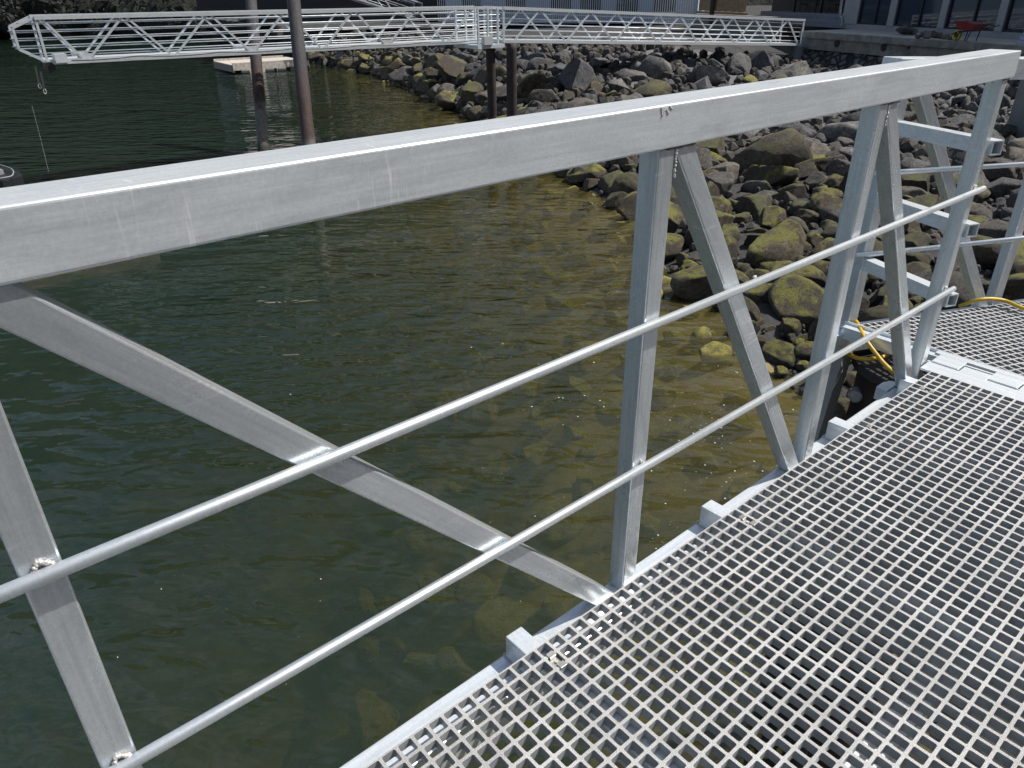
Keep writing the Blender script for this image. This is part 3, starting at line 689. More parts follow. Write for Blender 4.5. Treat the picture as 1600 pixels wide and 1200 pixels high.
# upper ground behind the bank
mb = MB(); g_ = []
for i in range(nu + 1):
    p = surf(i / nu * NU, 1.0); q_ = p + (p - lerp_poly(W3, i / nu * NU)).normalized() * 0 + V((0.55, 0.83, 0)) * 0
    out_ = (p - V((-20, -5, 0))); out_.z = 0; out_.normalize()
    row = []
    for k in range(4):
        r = p + out_ * (0, 6, 20, 70)[k]; r.z = p.z + (0, 0.0, 0.15, 0.3)[k]
        row.append(len(mb.v)); mb.v.append(tuple(r - V((0, 0, 0.05))))
    g_.append(row)
for i in range(nu):
    for k in range(3): mb.f.append((g_[i][k], g_[i + 1][k], g_[i + 1][k + 1], g_[i][k + 1])); mb.m.append(0)
struct(mb.build('ground', BANK, smooth=True))

# boulders
def rock_mesh(seed, mat, sub=3, ang=11):
    rnd = random.Random(seed); bm = bmesh.new(); bmesh.ops.create_icosphere(bm, subdivisions=sub, radius=1.0)
    planes = []
    for _ in range(ang):
        n_ = V((rnd.gauss(0, 1), rnd.gauss(0, 1), rnd.gauss(0, 1))).normalized(); planes.append((n_, rnd.uniform(0.42, 0.84)))
    sc = V((rnd.uniform(0.95, 1.3), rnd.uniform(0.75, 1.0), rnd.uniform(0.55, 0.8))); off = V((seed * 3.1, 0, 0))
    for v in bm.verts:
        c = v.co.copy()
        for _ in range(2):
            for n_, d in planes:
                k = c.dot(n_) - d
                if k > 0: c -= n_ * k * 0.99
        c *= 1 + 0.07 * noise.noise(c * 1.4 + off) + 0.035 * noise.noise(c * 4 + off) + 0.028 * noise.noise(c * 10 + off)
        v.co = V((c.x * sc.x, c.y * sc.y, c.z * sc.z))
    for f in bm.faces: f.smooth = True
    me = bpy.data.meshes.new('boulder'); bm.to_mesh(me); bm.free(); me.materials.append(mat); return me
NSH = 7
RM = {k: [rock_mesh(i * 7 + ord(k[0]), mt, 4, 5 if i % 3 == 0 else 12) for i in range(NSH)] for k, mt in (('grey', R_GREY), ('brown', R_BROWN), ('moss', R_MOSS), ('weed', R_WEED), ('dark', R_SHADE), ('sub', R_SUB))}
RLAB = {'grey': ('dry grey boulder on the upper part of the rip-rap bank', 'dry grey boulders of the upper bank'),
        'brown': ('bare brownish boulder among the rip-rap above the tide line', 'bare brownish boulders of the bank'),
        'moss': ('boulder capped with yellow-green moss near the waterline', 'mossy boulders along the waterline'),
        'weed': ('boulder with dark brown seaweed between the mossy rocks', 'seaweed-covered boulders along the waterline'),
        'dark': ('boulder coloured dark bluish for the shade below the wall', 'boulders toned dark for shade below the wall'),
        'sub': ('drowned yellowish boulder seen through the green water', 'drowned boulders under the water')}
def pix(p):
    c = CR.transposed() @ (p - CC); 
    if c.z > -0.3: return None
    return 800 + FPX * c.x / -c.z, 600 - FPX * c.y / -c.z, -c.z
cands = []
rnd = random.Random(11)
pts2 = []
def try_rock(u, v, s, kind, sink=0.25):
    p = surf(u, v)
    for (q_, r_) in pts2:
        if abs(q_.x - p.x) < 2.2 and abs(q_.y - p.y) < 2.2 and (q_ - p).length < (r_ + s) * 0.72: return False
    pts2.append((p, s)); cands.append((p, s, kind, sink)); return True
for i in range(9500):
    u = rnd.uniform(0.0, NU - 3.2); v = rnd.random()
    p = surf(u, v); dist = (p - CC).length
    base = 0.22 if dist < 13 else (0.36 if dist < 20 else (0.44 if dist < 32 else 0.52))
    ph = i / 9500
    s = base * (1.7 - 1.2 * ph ** 0.5) * rnd.uniform(0.7, 1.3)
    zz_ = (p.z - WZ)
    if zz_ < 0.30: kind = 'moss' if rnd.random() < 0.55 else 'weed'
    elif zz_ < 0.58: kind = rnd.choice(['moss', 'brown', 'weed', 'weed', 'brown'])
    elif zz_ < 1.05: kind = rnd.choice(['brown', 'brown', 'grey'])
    else: kind = rnd.choice(['grey', 'dark', 'grey', 'brown'])
    if dist > 30: kind = rnd.choice(['weed', 'moss', 'brown']) if zz_ < 1.2 else rnd.choice(['dark', 'grey'])
    tp_ = pix(p + V((0, 0, s * 0.95)))
    if tp_ and tp_[0] < 1262 and tp_[1] < 79: continue
    if tp_ and v > 0.94 and tp_[0] > 1200: continue
    if dist > 23 and v > 0.5 and rnd.random() < 0.8: continue
    try_rock(u, v, s, kind)
print('bank rocks', len(cands))
sub = []
for i in range(900):
    u = rnd.uniform(2.5, NU - 1.2); v = -rnd.random() ** 1.3 * 0.9
    p = surf(u, v); s = rnd.uniform(0.20, 0.46)
    if all((q_ - p).length > (r_ + s) * 0.95 for q_, r_ in pts2): pts2.append((p, s)); sub.append((p, s, 'sub' if v < -0.03 else 'moss', 0.3))
def place(c, as_obj=True):
    p, s, kind, sink = c
    me = rnd.choice(RM[kind]); e = (rnd.uniform(-0.35, 0.35), rnd.uniform(-0.35, 0.35), rnd.uniform(0, 6.28))
    sc = (s * rnd.uniform(0.85, 1.15), s * rnd.uniform(0.85, 1.15), s * rnd.uniform(0.85, 1.2))
    loc = p + V((0, 0, s * (0.55 - sink)))
    return me, loc, e, sc, kind
def seen(c):
    q_ = pix(c[0])
    if q_ is None: return 0
    x, y, d = q_
    if x < -60 or x > 1660 or y < -30 or y > 1260: return 0
    # hidden under our own rail or deck
    k = c[1] / d
    yr = 318 - 0.148 * x; yb = 436 - 0.2 * x
    if yr + 8 < y < yb - 8: k *= 0.2
    return k
allr = cands + sub
allr.sort(key=seen, reverse=True)
vis = [c for c in allr if seen(c) > 0]; N_IND = 285
first = vis[:N_IND]; rest = vis[N_IND:] + [c for c in allr if seen(c) == 0 and c in cands][:400]
from mathutils import Euler
def where(x, y):
    if y > 560: return 'right under the foot of the near gangway rail' if x > 1000 else 'deep under the guard pipes of the near gangway'
    if x < 700: return 'on the far shore left of the twin piles'
    if x < 830: return 'around the feet of the twin piles'
    if y < 200 and x < 1000: return 'below the sloping gangway, right of the twin piles'
    if y < 200 and x < 1240: return 'below the middle of the sloping gangway'
    if y < 200: return 'under the patio edge above the near top rail'
    if x < 1000: return 'in the water left of the first upright post'
    if x < 1130: return 'between the first upright post and its diagonal'
    if x < 1290 and y < 330: return 'high between the second diagonal and the next post'
    if x < 1290: return 'low between the second diagonal and the next post'
    if x < 1400: return 'behind the narrow pair of post and diagonal'
    if x < 1530 and y < 360: return 'behind the upper square rungs of the ramp'
    if x < 1530: return 'behind the lowest square rung of the ramp'
    return 'behind the ramp truss at the right edge'
KD = {'grey': 'dry grey boulder', 'brown': 'brownish boulder', 'moss': 'mossy boulder', 'weed': 'weedy boulder', 'dark': 'shade-toned boulder', 'sub': 'drowned boulder'}
NTH = ['first', 'second', 'third', 'fourth', 'fifth', 'sixth', 'seventh', 'eighth', 'ninth', 'tenth', 'eleventh', 'twelfth', 'thirteenth', 'fourteenth', 'fifteenth', 'sixteenth', 'seventeenth', 'eighteenth', 'nineteenth', 'twentieth']
buckets = {}
for c in first:
    q_ = pix(c[0]); buckets.setdefault((c[2], where(q_[0], q_[1])), []).append((c[1] / q_[2], q_[0], c))
blabel = {}
for (kd, wh), L_ in buckets.items():
    L_.sort(key=lambda t: -t[0])
    if len(L_) == 1: blabel[id(L_[0][2])] = 'only ' + KD[kd] + ' ' + wh; continue
    blabel[id(L_[0][2])] = 'largest ' + KD[kd] + ' ' + wh
    rest_ = sorted(L_[1:], key=lambda t: t[1])
    for i_, t in enumerate(rest_):
        nm_ = 'leftmost smaller ' if i_ == 0 else 'rightmost smaller ' if i_ == len(rest_) - 1 else (NTH[i_] + ' smaller ' if i_ < 20 else 'smaller ')
        blabel[id(t[2])] = nm_ + KD[kd] + ('' if nm_[0] in 'lr' or nm_ == 'smaller ' else ' from the left') + ' ' + wh
for c in first:
    me, loc, e, sc, kind = place(c)
    o = bpy.data.objects.new('boulder', me); COL.objects.link(o); o.location = loc; o.rotation_euler = e; o.scale = sc
    tag(o, blabel[id(c)], 'boulder', RLAB[kind][1])
lowm = {k: [rock_mesh(i * 5 + 3, RM[k][0].materials[0], 3) for i in range(3)] for k in RM}
for k in RM:
    bm = bmesh.new(); mat = RM[k][0].materials[0]
    for c in rest:
        if c[2] != k: continue
        me, loc, e, sc, kind = place(c); me = rnd.choice(lowm[k])
        n0 = len(bm.verts); bm.from_mesh(me); bm.verts.ensure_lookup_table()
        M_ = Matrix.LocRotScale(loc, Euler(e), V(sc))
        for v_ in bm.verts[n0:]: v_.co = M_ @ v_.co
    if len(bm.verts) == 0: bm.free(); continue
    me = bpy.data.meshes.new('rubble'); bm.to_mesh(me); bm.free(); me.materials.append(mat)
    o = bpy.data.objects.new('rubble', me); COL.objects.link(o); o['kind'] = 'stuff'
    tag(o, {'grey': 'small grey rubble filling between the bank boulders', 'brown': 'small brown rubble filling between the bank boulders', 'moss': 'small mossy stones along the waterline', 'weed': 'small seaweed-covered stones along the waterline', 'dark': 'small dark rubble high on the bank', 'sub': 'small drowned stones on the seabed'}[k], 'rubble')
# tiny pebbles everywhere on the dry bank (one mass)
bm = bmesh.new()
for i in range(3000):
    u = rnd.uniform(2, NU - 3.5); v = rnd.random() ** 1.2; p = surf(u, v); dist = (p - CC).length
    s = (0.05 if dist < 14 else 0.10 if dist < 22 else 0.2) * rnd.uniform(0.6, 1.8)
    M_ = Matrix.LocRotScale(p + V((0, 0, s * 0.5)), Euler((rnd.random() * 3, rnd.random() * 3, rnd.random() * 3)), V((s, s * rnd.uniform(0.6, 1), s * 0.7)))
    bmesh.ops.create_icosphere(bm, subdivisions=1, radius=1, matrix=M_)
me = bpy.data.meshes.new('pebbles'); bm.to_mesh(me); bm.free(); me.materials.append(plain('shingle', (0.075, 0.068, 0.058), 0.9, 0, 0.7, 30))
o = bpy.data.objects.new('pebbles', me); COL.objects.link(o); o['kind'] = 'stuff'; tag(o, 'loose small stones and shingle among the boulders', 'pebbles')
# foam flecks on the water
mb = MB()
for i in range(1200):
    if i < 800: x = rnd.gauss(1080, 130); y = rnd.gauss(700, 150)
    elif i < 1000: x = rnd.uniform(560, 1000); y = rnd.uniform(110, 420)
    else: x = rnd.uniform(0, 1200); y = rnd.uniform(150, 1150)
    if not (0 < y < 1190): continue
    p = onz(x, y, WZ + 0.004)
    if noise.noise(p * 0.9) + rnd.uniform(-.25, .25) < 0.05: continue
    r = rnd.choice([0.002, 0.003, 0.004, 0.006, 0.011]) * (1 if i < 800 else 0.8) * max(0.6, min(1.4, (p - CC).length / 9))
    n_ = 6; vs = [p + V((math.cos(k * 6.283 / n_) * r * rnd.uniform(.7, 1.3), math.sin(k * 6.283 / n_) * r * rnd.uniform(.5, 1.2), 0)) for k in range(n_)] + [p + V((0, 0, r * 0.12))]
    mb.add(vs, [(k, (k + 1) % n_, n_) for k in range(n_)])
o = mb.build('foam', plain('grey_white_foam', (0.55, 0.55, 0.50), 0.8)); o['kind'] = 'stuff'; tag(o, 'white foam flecks drifting on the water near the rocks', 'foam')

# ================================================================== PATIO, WALLS, BUILDINGS
s0 = onz(1252, 48, PZ); s1 = onz(1600, 70.5, PZ); sd_ = (s1 - s0); sd_.z = 0; SL = sd_.length; sd_.normalize(); bk = V((-sd_.y, sd_.x, 0))
if bk.y < 0: bk = -bk
EXT = 16
struct(MB().frame(s0 + V((0, 0, -0.12)), sd_ * (SL + EXT), bk * 30, (0, 0, 0.12)).build('patio', PAVE))
SW = thing('patio_slab', 'grey weathered concrete edge beam carrying the patio above the stone wall', 'slab', s0)
kid(MB().frame(s0 - bk * 0.10 + V((0, 0, -0.30)), sd_ * (SL + EXT), bk * 0.6, (0, 0, 0.285)).build('capping', CONC_D, bevel=0.02), SW)
kid(MB().frame(s0 + bk * 0.03 + V((0, 0, -0.80)), sd_ * (SL + EXT), bk * 0.5, (0, 0, 0.497)).build('beam_face', CONC_D), SW)
for px, py, r in ((1308, 68, 0.17), (1381, 74, 0.17), (1420, 74.5, 0.07)):
    d = ray(px, py); n_ = bk; pl_ = s0 + bk * 0.03; t = (pl_ - CC).dot(n_) / d.dot(n_); p = CC + d * t
    o = MB().tube([p - bk * 0.02, p + bk * 0.1], r, 18).build('drain_pipe', DARK); kid(o, SW)  # solid near-black disc paints the shade inside the pipe mouth
COBBLE = rockmat('wall_cobble', (0.12, 0.12, 0.122), (0.30, 0.295, 0.285))
lowc = []
for i in range(3):
    me_ = rock_mesh(40 + i, COBBLE, 2); lowc.append(([v_.co.copy() for v_ in me_.vertices], [tuple(p_.vertices) for p_ in me_.polygons]))
# wall below slab, ruled down to the bank top
mb = MB(); N_ = 60; rows = []
for i in range(N_ + 1):
    u = 7.6 + (NU - 2.5 - 7.6) * i / N_
    bt_ = lerp_poly(T3, u) + V((0, 0, -0.5)); s_ = max(0, min(SL + EXT, (bt_ - s0).dot(sd_)))
    tp = s0 + sd_ * s_ + bk * 0.15 + V((0, 0, -0.78)); row = []
    for k in range(9):
        f = k / 8; p = bt_.lerp(tp, f); p += V((0, 0, 0.05 * noise.noise(p * 2))); row.append(len(mb.v)); mb.v.append(tuple(p))
    rows.append(row)
for i in range(N_):
    for k in range(8): mb.f.append((rows[i][k], rows[i + 1][k], rows[i + 1][k + 1], rows[i][k + 1])); mb.m.append(0)
rw = random.Random(3); done = []
for i in range(5200):
    u = 9.4 + (NU - 3.2 - 9.4) * rw.random(); bt_ = lerp_poly(T3, u) + V((0, 0, -0.2)); s_ = max(0, min(SL + EXT, (bt_ - s0).dot(sd_)))
    tp = s0 + sd_ * s_ + bk * 0.15 + V((0, 0, -0.80)); f = rw.random(); p = bt_.lerp(tp, f); sz = rw.uniform(0.13, 0.30) * (1.25 - i / 9000)
    q_ = pix(p)
    if q_ is None or not (1180 < q_[0] < 1640) or q_[1] < 60: continue
    if any(abs(a.x - p.x) < 0.7 and (a - p).length < (b_ + sz) * 0.86 for a, b_ in done): continue
    done.append((p, sz)); me_ = RM['grey'][rw.randrange(NSH)]; st_c = lowc[rw.randrange(3)]
    M_ = Matrix.LocRotScale(p - V((0, 0.03, -0.03)), Euler((rw.random() * 6, rw.random() * 6, rw.random() * 6)), V((sz, sz, sz * 0.85)))
    mb.add([M_ @ v_ for v_ in st_c[0]], st_c[1], 1)
print('cobbles', len(done))
o = mb.build('stone_wall', [STONEW, COBBLE], smooth=True); tag(o, 'cobbled stone retaining wall below the patio edge', 'wall')
# concrete abutment at the ramp
a0 = onz(1567, 215, -2.75); a1 = a0 + (V((1, -0.25, 0)).normalized()) * 7
o = MB().frame(a0 + V((0, 0, -1.2)), (a1 - a0), V((0.3, 1, 0)) * 3, (0, 0, 3.1)).build('concrete_abutment', CONC, bevel=0.02); tag(o, 'plain grey concrete abutment behind the ramp rail', 'wall')
# abutment at far gangway end
e0 = onz(1247, 73, -1.35)
m_ = MB(); m_.tube([e0 + V((0, 0, -1.6)), e0 + V((0, 0, 0.02))], 0.32, 16); o = m_.build('concrete_footing', CONC, smooth=False); tag(o, 'round concrete footing under the shore end of the sloping gangway', 'footing')

# glazed building
g0 = onz(1318, 44.5, PZ); g1 = onz(1590, 61.5, PZ); gd = (g1 - g0); gd.z = 0; gd.normalize(); gb = V((-gd.y, gd.x, 0)); gb = gb if gb.y > 0 else -gb
BL = thing('pavilion', 'grey-framed building with tall blue glass doors facing the patio', 'building', g0)
def gx(px, py=25):      # distance along the facade of a pixel column
    d = ray(px, py); t = (g0 - CC).dot(gb) / d.dot(gb); return (CC + d * t - g0).dot(gd)
kid(MB().frame(g0 + V((0, 0, 0)), gd * 24, gb * 0.25, (0, 0, 0.24)).build('sill', GREY_FRAME), BL)
kid(MB().frame(g0 + V((0, 0, 3.0)), gd * 24, gb * 0.25, (0, 0, 2.0)).build('fascia', GREY_FRAME), BL)
kid(MB().frame(g0 + gb * 2.2 + V((0, 0, 0.0)), gd * 24, gb * 6, (0, 0, 5.0)).build('back_wall', DARK), BL)  # painted near-black for the unlit room behind the glass
cols = [(1318, 1341), (1389, 1399), (1469, 1479), (1560, 1572)]
xs = [(gx(a), gx(b_)) for a, b_ in cols]
wd = xs[3][0] - xs[2][0]
for k in range(1, 4): xs.append((xs[3][0] + wd * k, xs[3][1] + wd * k))
for a, b_ in xs:
    kid(MB().frame(g0 + gd * a + gb * -0.05 + V((0, 0, 0.24)), gd * (b_ - a), gb * 0.25, (0, 0, 2.76)).build('mullion', GREY_FRAME), BL)
for i in range(len(xs) - 1):
    a = xs[i][1]; b_ = xs[i + 1][0]
    wn = kid(MB().frame(g0 + gd * a + gb * 0.10 + V((0, 0, 0.24)), gd * (b_ - a), gb * 0.02, (0, 0, 2.76)).build('window', GLASS), BL)
    for f in (0.0, 0.53, 0.97):
        wf = MB().frame(g0 + gd * (a + (b_ - a) * f) + gb * 0.02 + V((0, 0, 0.245)), gd * 0.08, gb * 0.07, (0, 0, 2.7)).build('frame', BLACK); wf.parent = wn; wf.location = (0, 0, 0); 
    wf = MB().frame(g0 + gd * a + gb * 0.03 + V((0, 0, 0.245)), gd * (b_ - a), gb * 0.06, (0, 0, 0.07)).build('frame', BLACK); wf.parent = wn
dp = MB().tube(curve_pts([g0 - gb * 0.12 - gd * 0.1 + V((0, 0, z_)) + gd * dx for z_, dx in ((4.5, -0.28), (1.6, -0.28), (0.7, -0.24), (0.45, 0.0), (0.1, 0.1))], 5), 0.06, 8).build('downpipe', GREY_FRAME); kid(dp, BL)
# recessed covered terrace to its left
cv = thing('covered_terrace', 'dark covered terrace left of the glass doors with steps down', 'building', g0 - gd * 4)
kid(MB().frame(g0 - gd * 9 + gb * 1.0 + V((0, 0, 0)), gd * 9, gb * 3.5, (0, 0, 0.62)).build('floor', BLUEGREY), cv)
kid(MB().frame(g0 - gd * 9 + gb * 0.5 + V((0, 0, 0)), gd * 9, gb * 0.5, (0, 0, 0.40)).build('step', BLUEGREY), cv)
kid(MB().frame(g0 - gd * 9 + gb * 0.05 + V((0, 0, 0)), gd * 9, gb * 0.45, (0, 0, 0.18)).build('step', BLUEGREY), cv)
kid(MB().frame(g0 - gd * 13 + gb * 4.6 + V((0, 0, -1)), gd * 13, gb * 3, (0, 0, 6)).build('back_wall', DARK), cv)  # near-black colour carries the shade at the back of the terrace
kid(MB().frame(g0 - gd * 13 + gb * 0.6 + V((0, 0, 3.4)), gd * 12.8, gb * 4, (0, 0, 0.3)).build('roof', GREY_FRAME), cv)
for s_ in (1.2, 3.6, 6.0): kid(MB().frame(g0 - gd * s_ + gb * 1.1 + V((0, 0, 0.62)), gd * 0.12, gb * 0.12, (0, 0, 2.78)).build('post', BLACK), cv)
def chair(loc, ang, label, mat, group):
    c = thing('chair', label, 'chair', loc, group); c.rotation_euler = (0, 0, ang)
    def k(m_, n_): 
        o = m_.build(n_, mat); o.parent = c
    k(MB().box(-0.28, 0.28, -0.25, 0.28, 0.38, 0.42), 'seat')
    for i in range(5): k(MB().beam((-0.22 + i * 0.11, 0.27, 0.42), (-0.22 + i * 0.11, 0.45, 1.05), 0.05, 0.02, (0, 1, 0)), 'back_slat')
    for x in (-0.27, 0.27):
        k(MB().box(x - 0.02, x + 0.02, -0.25, -0.21, 0, 0.6), 'leg'); k(MB().box(x - 0.02, x + 0.02, 0.24, 0.28, 0, 0.6), 'leg')
        k(MB().box(x - 0.04, x + 0.04, -0.28, 0.34, 0.6, 0.63), 'armrest')
    return c
CH = plain('dark_blue_chair', (0.035, 0.04, 0.055), 0.5)
ang = math.atan2(gd.y, gd.x)
ctxt = ('dark slatted chair on the terrace nearest the glass doors', 'dark slatted chair second from the glass doors on the terrace', 'dark slatted chair in the middle of the terrace', 'dark slatted chair farthest from the glass doors on the terrace')
for i, s_ in enumerate((2.2, 3.4, 5.0, 6.4)):
    chair(g0 - gd * s_ + gb * 1.9 + V((0, 0, 0.625)), ang + 0.2 * (i % 2), ctxt[i], CH, 'chairs on the covered terrace')
chair(g0 + gd * (xs[0][1] + 0.75) + gb * 0.75 + V((0, 0, 0.02)), ang, 'black slatted chair behind the first glass door', BLACK, None)

# wheelbarrow
WB = thing('wheelbarrow', 'red wheelbarrow with yellow wheel and black handles on the patio', 'wheelbarrow', onz(1513, 64.5, PZ))
wd_ = gd.copy(); wb = gb.copy(); o3 = V((0, 0, 0))
def wl(a, s_, z_): return wd_ * a + wb * s_ + V((0, 0, z_))
def wk(m_, n_, mt, sm=False):
    o = m_.build(n_, mt, smooth=sm); o.parent = WB; return o
# tray (thin-walled tapered tub)
rim = [wl(-0.62, -0.33, 0.72), wl(0.48, -0.33, 0.63), wl(0.48, 0.33, 0.63), wl(-0.62, 0.33, 0.72)]
bot = [wl(-0.40, -0.2, 0.40), wl(0.22, -0.2, 0.36), wl(0.22, 0.2, 0.36), wl(-0.40, 0.2, 0.40)]
inn = [r.lerp(wl(-0.07, 0, 0.66), 0.04) for r in rim]; inb = [r + V((0, 0, 0.015)) for r in bot]
m_ = MB(); vs = rim + bot + inn + inb
fs = [(i, (i + 1) % 4, 4 + (i + 1) % 4, 4 + i) for i in range(4)] + [(7, 6, 5, 4)] + [(8 + (i + 1) % 4, 8 + i, 12 + i, 12 + (i + 1) % 4) for i in range(4)] + [(12, 13, 14, 15)] + [(i, 8 + i, 8 + (i + 1) % 4, (i + 1) % 4) for i in range(4)]
m_.add(vs, fs); wk(m_, 'tray', RED)
ty = wk(MB().tube([wl(-0.62, -0.05, 0.19), wl(-0.62, 0.05, 0.19)], 0.19, 20), 'wheel', YRIM)
hb = MB().tube([wl(-0.62, -0.055, 0.19), wl(-0.62, 0.055, 0.19)], 0.09, 14).build('hub', BLACK); hb.parent = ty
for s_ in (-0.1, 0.1):
    wk(MB().tube([wl(-0.80, s_ * 1.0, 0.22), wl(-0.45, s_ * 1.6, 0.33), wl(0.25, s_ * 2.4, 0.40), wl(0.95, s_ * 3.0, 0.60)], 0.022, 8), 'handle', BLACK)
    wk(MB().tube([wl(-0.32, s_ * 2, 0.36), wl(-0.42, s_ * 2.4, 0.0)], 0.02, 6), 'leg', BLACK)
    wk(MB().tube([wl(0.22, s_ * 2.2, 0.38), wl(0.12, s_ * 2.6, 0.0)], 0.02, 6), 'leg', BLACK)
# rubble heap and block stack on the patio
rnd2 = random.Random(5); hp = ['large grey stone at the left end of the heap on the patio', 'pale stone on the patio heap', 'grey broken stone in the patio heap']
for i, (px, py, s_) in enumerate([(1411, 52.5, 0.42), (1417, 49, 0.22), (1427, 52, 0.24), (1434, 58, 0.16), (1441, 56, 0.2), (1448, 58, 0.2), (1455, 56, 0.22), (1462, 57, 0.22), (1469, 58, 0.2), (1476, 59, 0.17), (1484, 60, 0.15)]):
    p = onz(px, py + 2.5, PZ); me = rnd2.choice(RM['brown' if i % 3 == 1 else 'grey'])
    o = bpy.data.objects.new('stone', me); COL.objects.link(o); o.location = p + V((0, 0, s_ * 0.55)); o.scale = (s_, s_, s_); o.rotation_euler = (rnd2.random(), rnd2.random(), rnd2.random() * 6)
    if i == 0: tag(o, hp[0], 'stone')
    else: tag(o, NTH[i] + ' small stone from the left in the heap beside the wheelbarrow', 'stone', 'small stones heaped on the patio')
st0 = onz(1586, 68.5, PZ)
for r_ in range(5):
    for k in range(5 - r_ // 2):
        for dd in range(2):
            o = MB().frame((0, 0, 0), gd * 0.38, gb * 0.20, (0, 0, 0.135)).build('block', BLOCK, bevel=0.01)
            o.location = st0 + gd * (0.1 * r_ + k * 0.4) + gb * dd * 0.22 + V((0, 0, 0.003 + r_ * 0.139))
            tag(o, 'bluish block, ' + NTH[r_] + ' layer up, ' + NTH[k] + ' from the left, ' + ('front' if dd == 0 else 'back') + ' of the stack', 'block', 'stacked blocks at the right end of the patio')

# pale house with white picket balcony, in the background
h0 = at(640, 12, 56); h1 = at(1090, 14, 50); hd = (h1 - h0); hd.z = 0; HL = hd.length; hd.normalize(); hb_ = V((-hd.y, hd.x, 0)); hb_ = hb_ if hb_.y > 0 else -hb_
h0.z = -0.9
HS = thing('house', 'pale blue-grey house with white picket balcony above the gangways', 'house', h0)
st_ = 0.14 * HL
kid(MB().frame(h0 + hd * st_, hd * (HL - st_), hb_ * 8, (0, 0, 7)).build('wall', plain('pale_blue_siding', (0.40, 0.46, 0.54), 0.7, 0, 0.1)), HS)
kid(MB().frame(h0 - hd * 20 + hb_ * 0.6 , hd * (20 + st_), hb_ * 6, (0, 0, 6)).build('undercroft_shade_block', DARK), HS)  # solid block painted near-black as the shade under the house
for k, f in enumerate((0.2, 0.36, 0.52, 0.62, 0.74, 0.86)):
    wn = kid(MB().frame(h0 + hd * (HL * f) - hb_ * 0.04 + V((0, 0, 0.75)), hd * 1.5, hb_ * 0.05, (0, 0, 1.5)).build('window', GLASS), HS)
    wf = MB().frame(h0 + hd * (HL * f - 0.08) - hb_ * 0.035 + V((0, 0, 0.62)), hd * 1.66, hb_ * 0.032, (0, 0, 0.125)).build('sill', WHITE); wf.parent = wn
m_ = MB()
rl = kid(MB().frame(h0 + hd * st_ - hb_ * 1.6 + V((0, 0, 0.15)), hd * (HL - st_), hb_ * 0.06, (0, 0, 0.07)).build('balcony_rail', WHITE), HS)
rl2 = kid(MB().frame(h0 + hd * st_ - hb_ * 1.6 + V((0, 0, 2.2)), hd * (HL - st_), hb_ * 0.06, (0, 0, 0.07)).build('balcony_rail', WHITE), HS)
n_ = int((HL - st_) / 0.15)
for i in range(n_): m_.frame(h0 + hd * (st_ + i * 0.15) - hb_ * 1.6 + V((0, 0, 0.22)), hd * 0.035, hb_ * 0.03, (0, 0, 1.98))
kid(m_.build('pickets', WHITE), HS)
# wooden fence
f0 = at(1092, 11, 46); f1 = at(1165, 14, 42); fd = (f1 - f0); fz = -0.4; f0.z = fz; fd.z = 0
FN = thing('fence', 'brown vertical board fence right of the pale house', 'fence', f0)
nb = 14
m_ = MB()
for i in range(nb): m_.frame(f0 + fd * (i / nb) + V((0, 0, 0.42 + 0.02 * (i % 2))), fd * (0.92 / nb), V((0.02, 0.03, 0)), (0, 0, 2.5))
kid(m_.build('boards', FENCEW), FN)
kid(MB().frame(f0 - fd * 0.02 - V((0.03, 0.08, 0)) + V((0, 0, 0.28)), fd * 1.04, V((0.1, 0.15, 0)), (0, 0, 0.13)).build('base_plank', FENCEW), FN)
kid(MB().frame(f0 + fd * 0.33 - V((0.1, 0.2, 0)) + V((0, 0, -0.3)), fd.normalized() * 0.25, V((0.1, 0.1, 0)), (0, 0, 3.5)).build('post', BLACK), FN)
kid(MB().frame(f0 - fd * 0.1 + V((0, 0, -1.2)), fd * 1.6, V((0.3, 0.5, 0)), (0, 0, 1.45)).build('footing_wall', CONC_D), FN)

# ================================================================== RAFT, DOCK, BOAT
ra = onz(366, 116, WZ); rb_ = onz(484, 108, WZ); rc = onz(329, 109, WZ)
rx = (rb_ - ra); rx.z = 0; RL = rx.length; rx.normalize(); ry = (rc - ra); ry.z = 0; ry = (ry - rx * ry.dot(rx)); RW = min(max(ry.length, 2.5), 5.0); ry.normalize()
RF = thing('raft', 'low pale wooden swim raft floating behind the two pilings', 'raft', ra)
kid(MB().frame(ra + V((0, 0, 0.50)), rx * RL, ry * RW, (0, 0, 0.06)).build('deck', WOOD), RF)
for f in (0.0, 1.0):
    kid(MB().frame(ra + ry * (RW - 0.15) * f + V((0, 0, 0.562)), rx * RL * 0.95, ry * 0.15, (0, 0, 0.12)).build('kerb', WOOD), RF)
    kid(MB().frame(ra - ry * 0.02 + ry * (RW - 0.08) * f + V((0, 0, 0.22)), rx * RL, ry * 0.12, (0, 0, 0.275)).build('side_beam', WOOD), RF)
kid(MB().frame(ra - rx * 0.02 + V((0, 0, 0.1)), rx * 0.1, ry * RW, (0, 0, 0.39)).build('end_beam', plain('grey_boards', (0.20, 0.19, 0.18), 0.8)), RF)
for i in range(6):
    for f in (0.02, 0.75):
        kid(MB().tube([ra + rx * (0.5 + i * RL / 6.3) + ry * RW * f + V((0, 0, 0.05)), ra + rx * (1.05 + i * RL / 6.3) + ry * RW * f + V((0, 0, 0.05))], 0.24, 12).build('float_drum', RUBBER), RF)
for i in range(5): kid(MB().frame(ra + rx * (0.9 + i * RL / 5.2) - ry * 0.05 + V((0, 0, 0.0)), rx * 0.35, ry * 0.06, (0, 0, 0.25)).build('side_block', WOOD), RF)

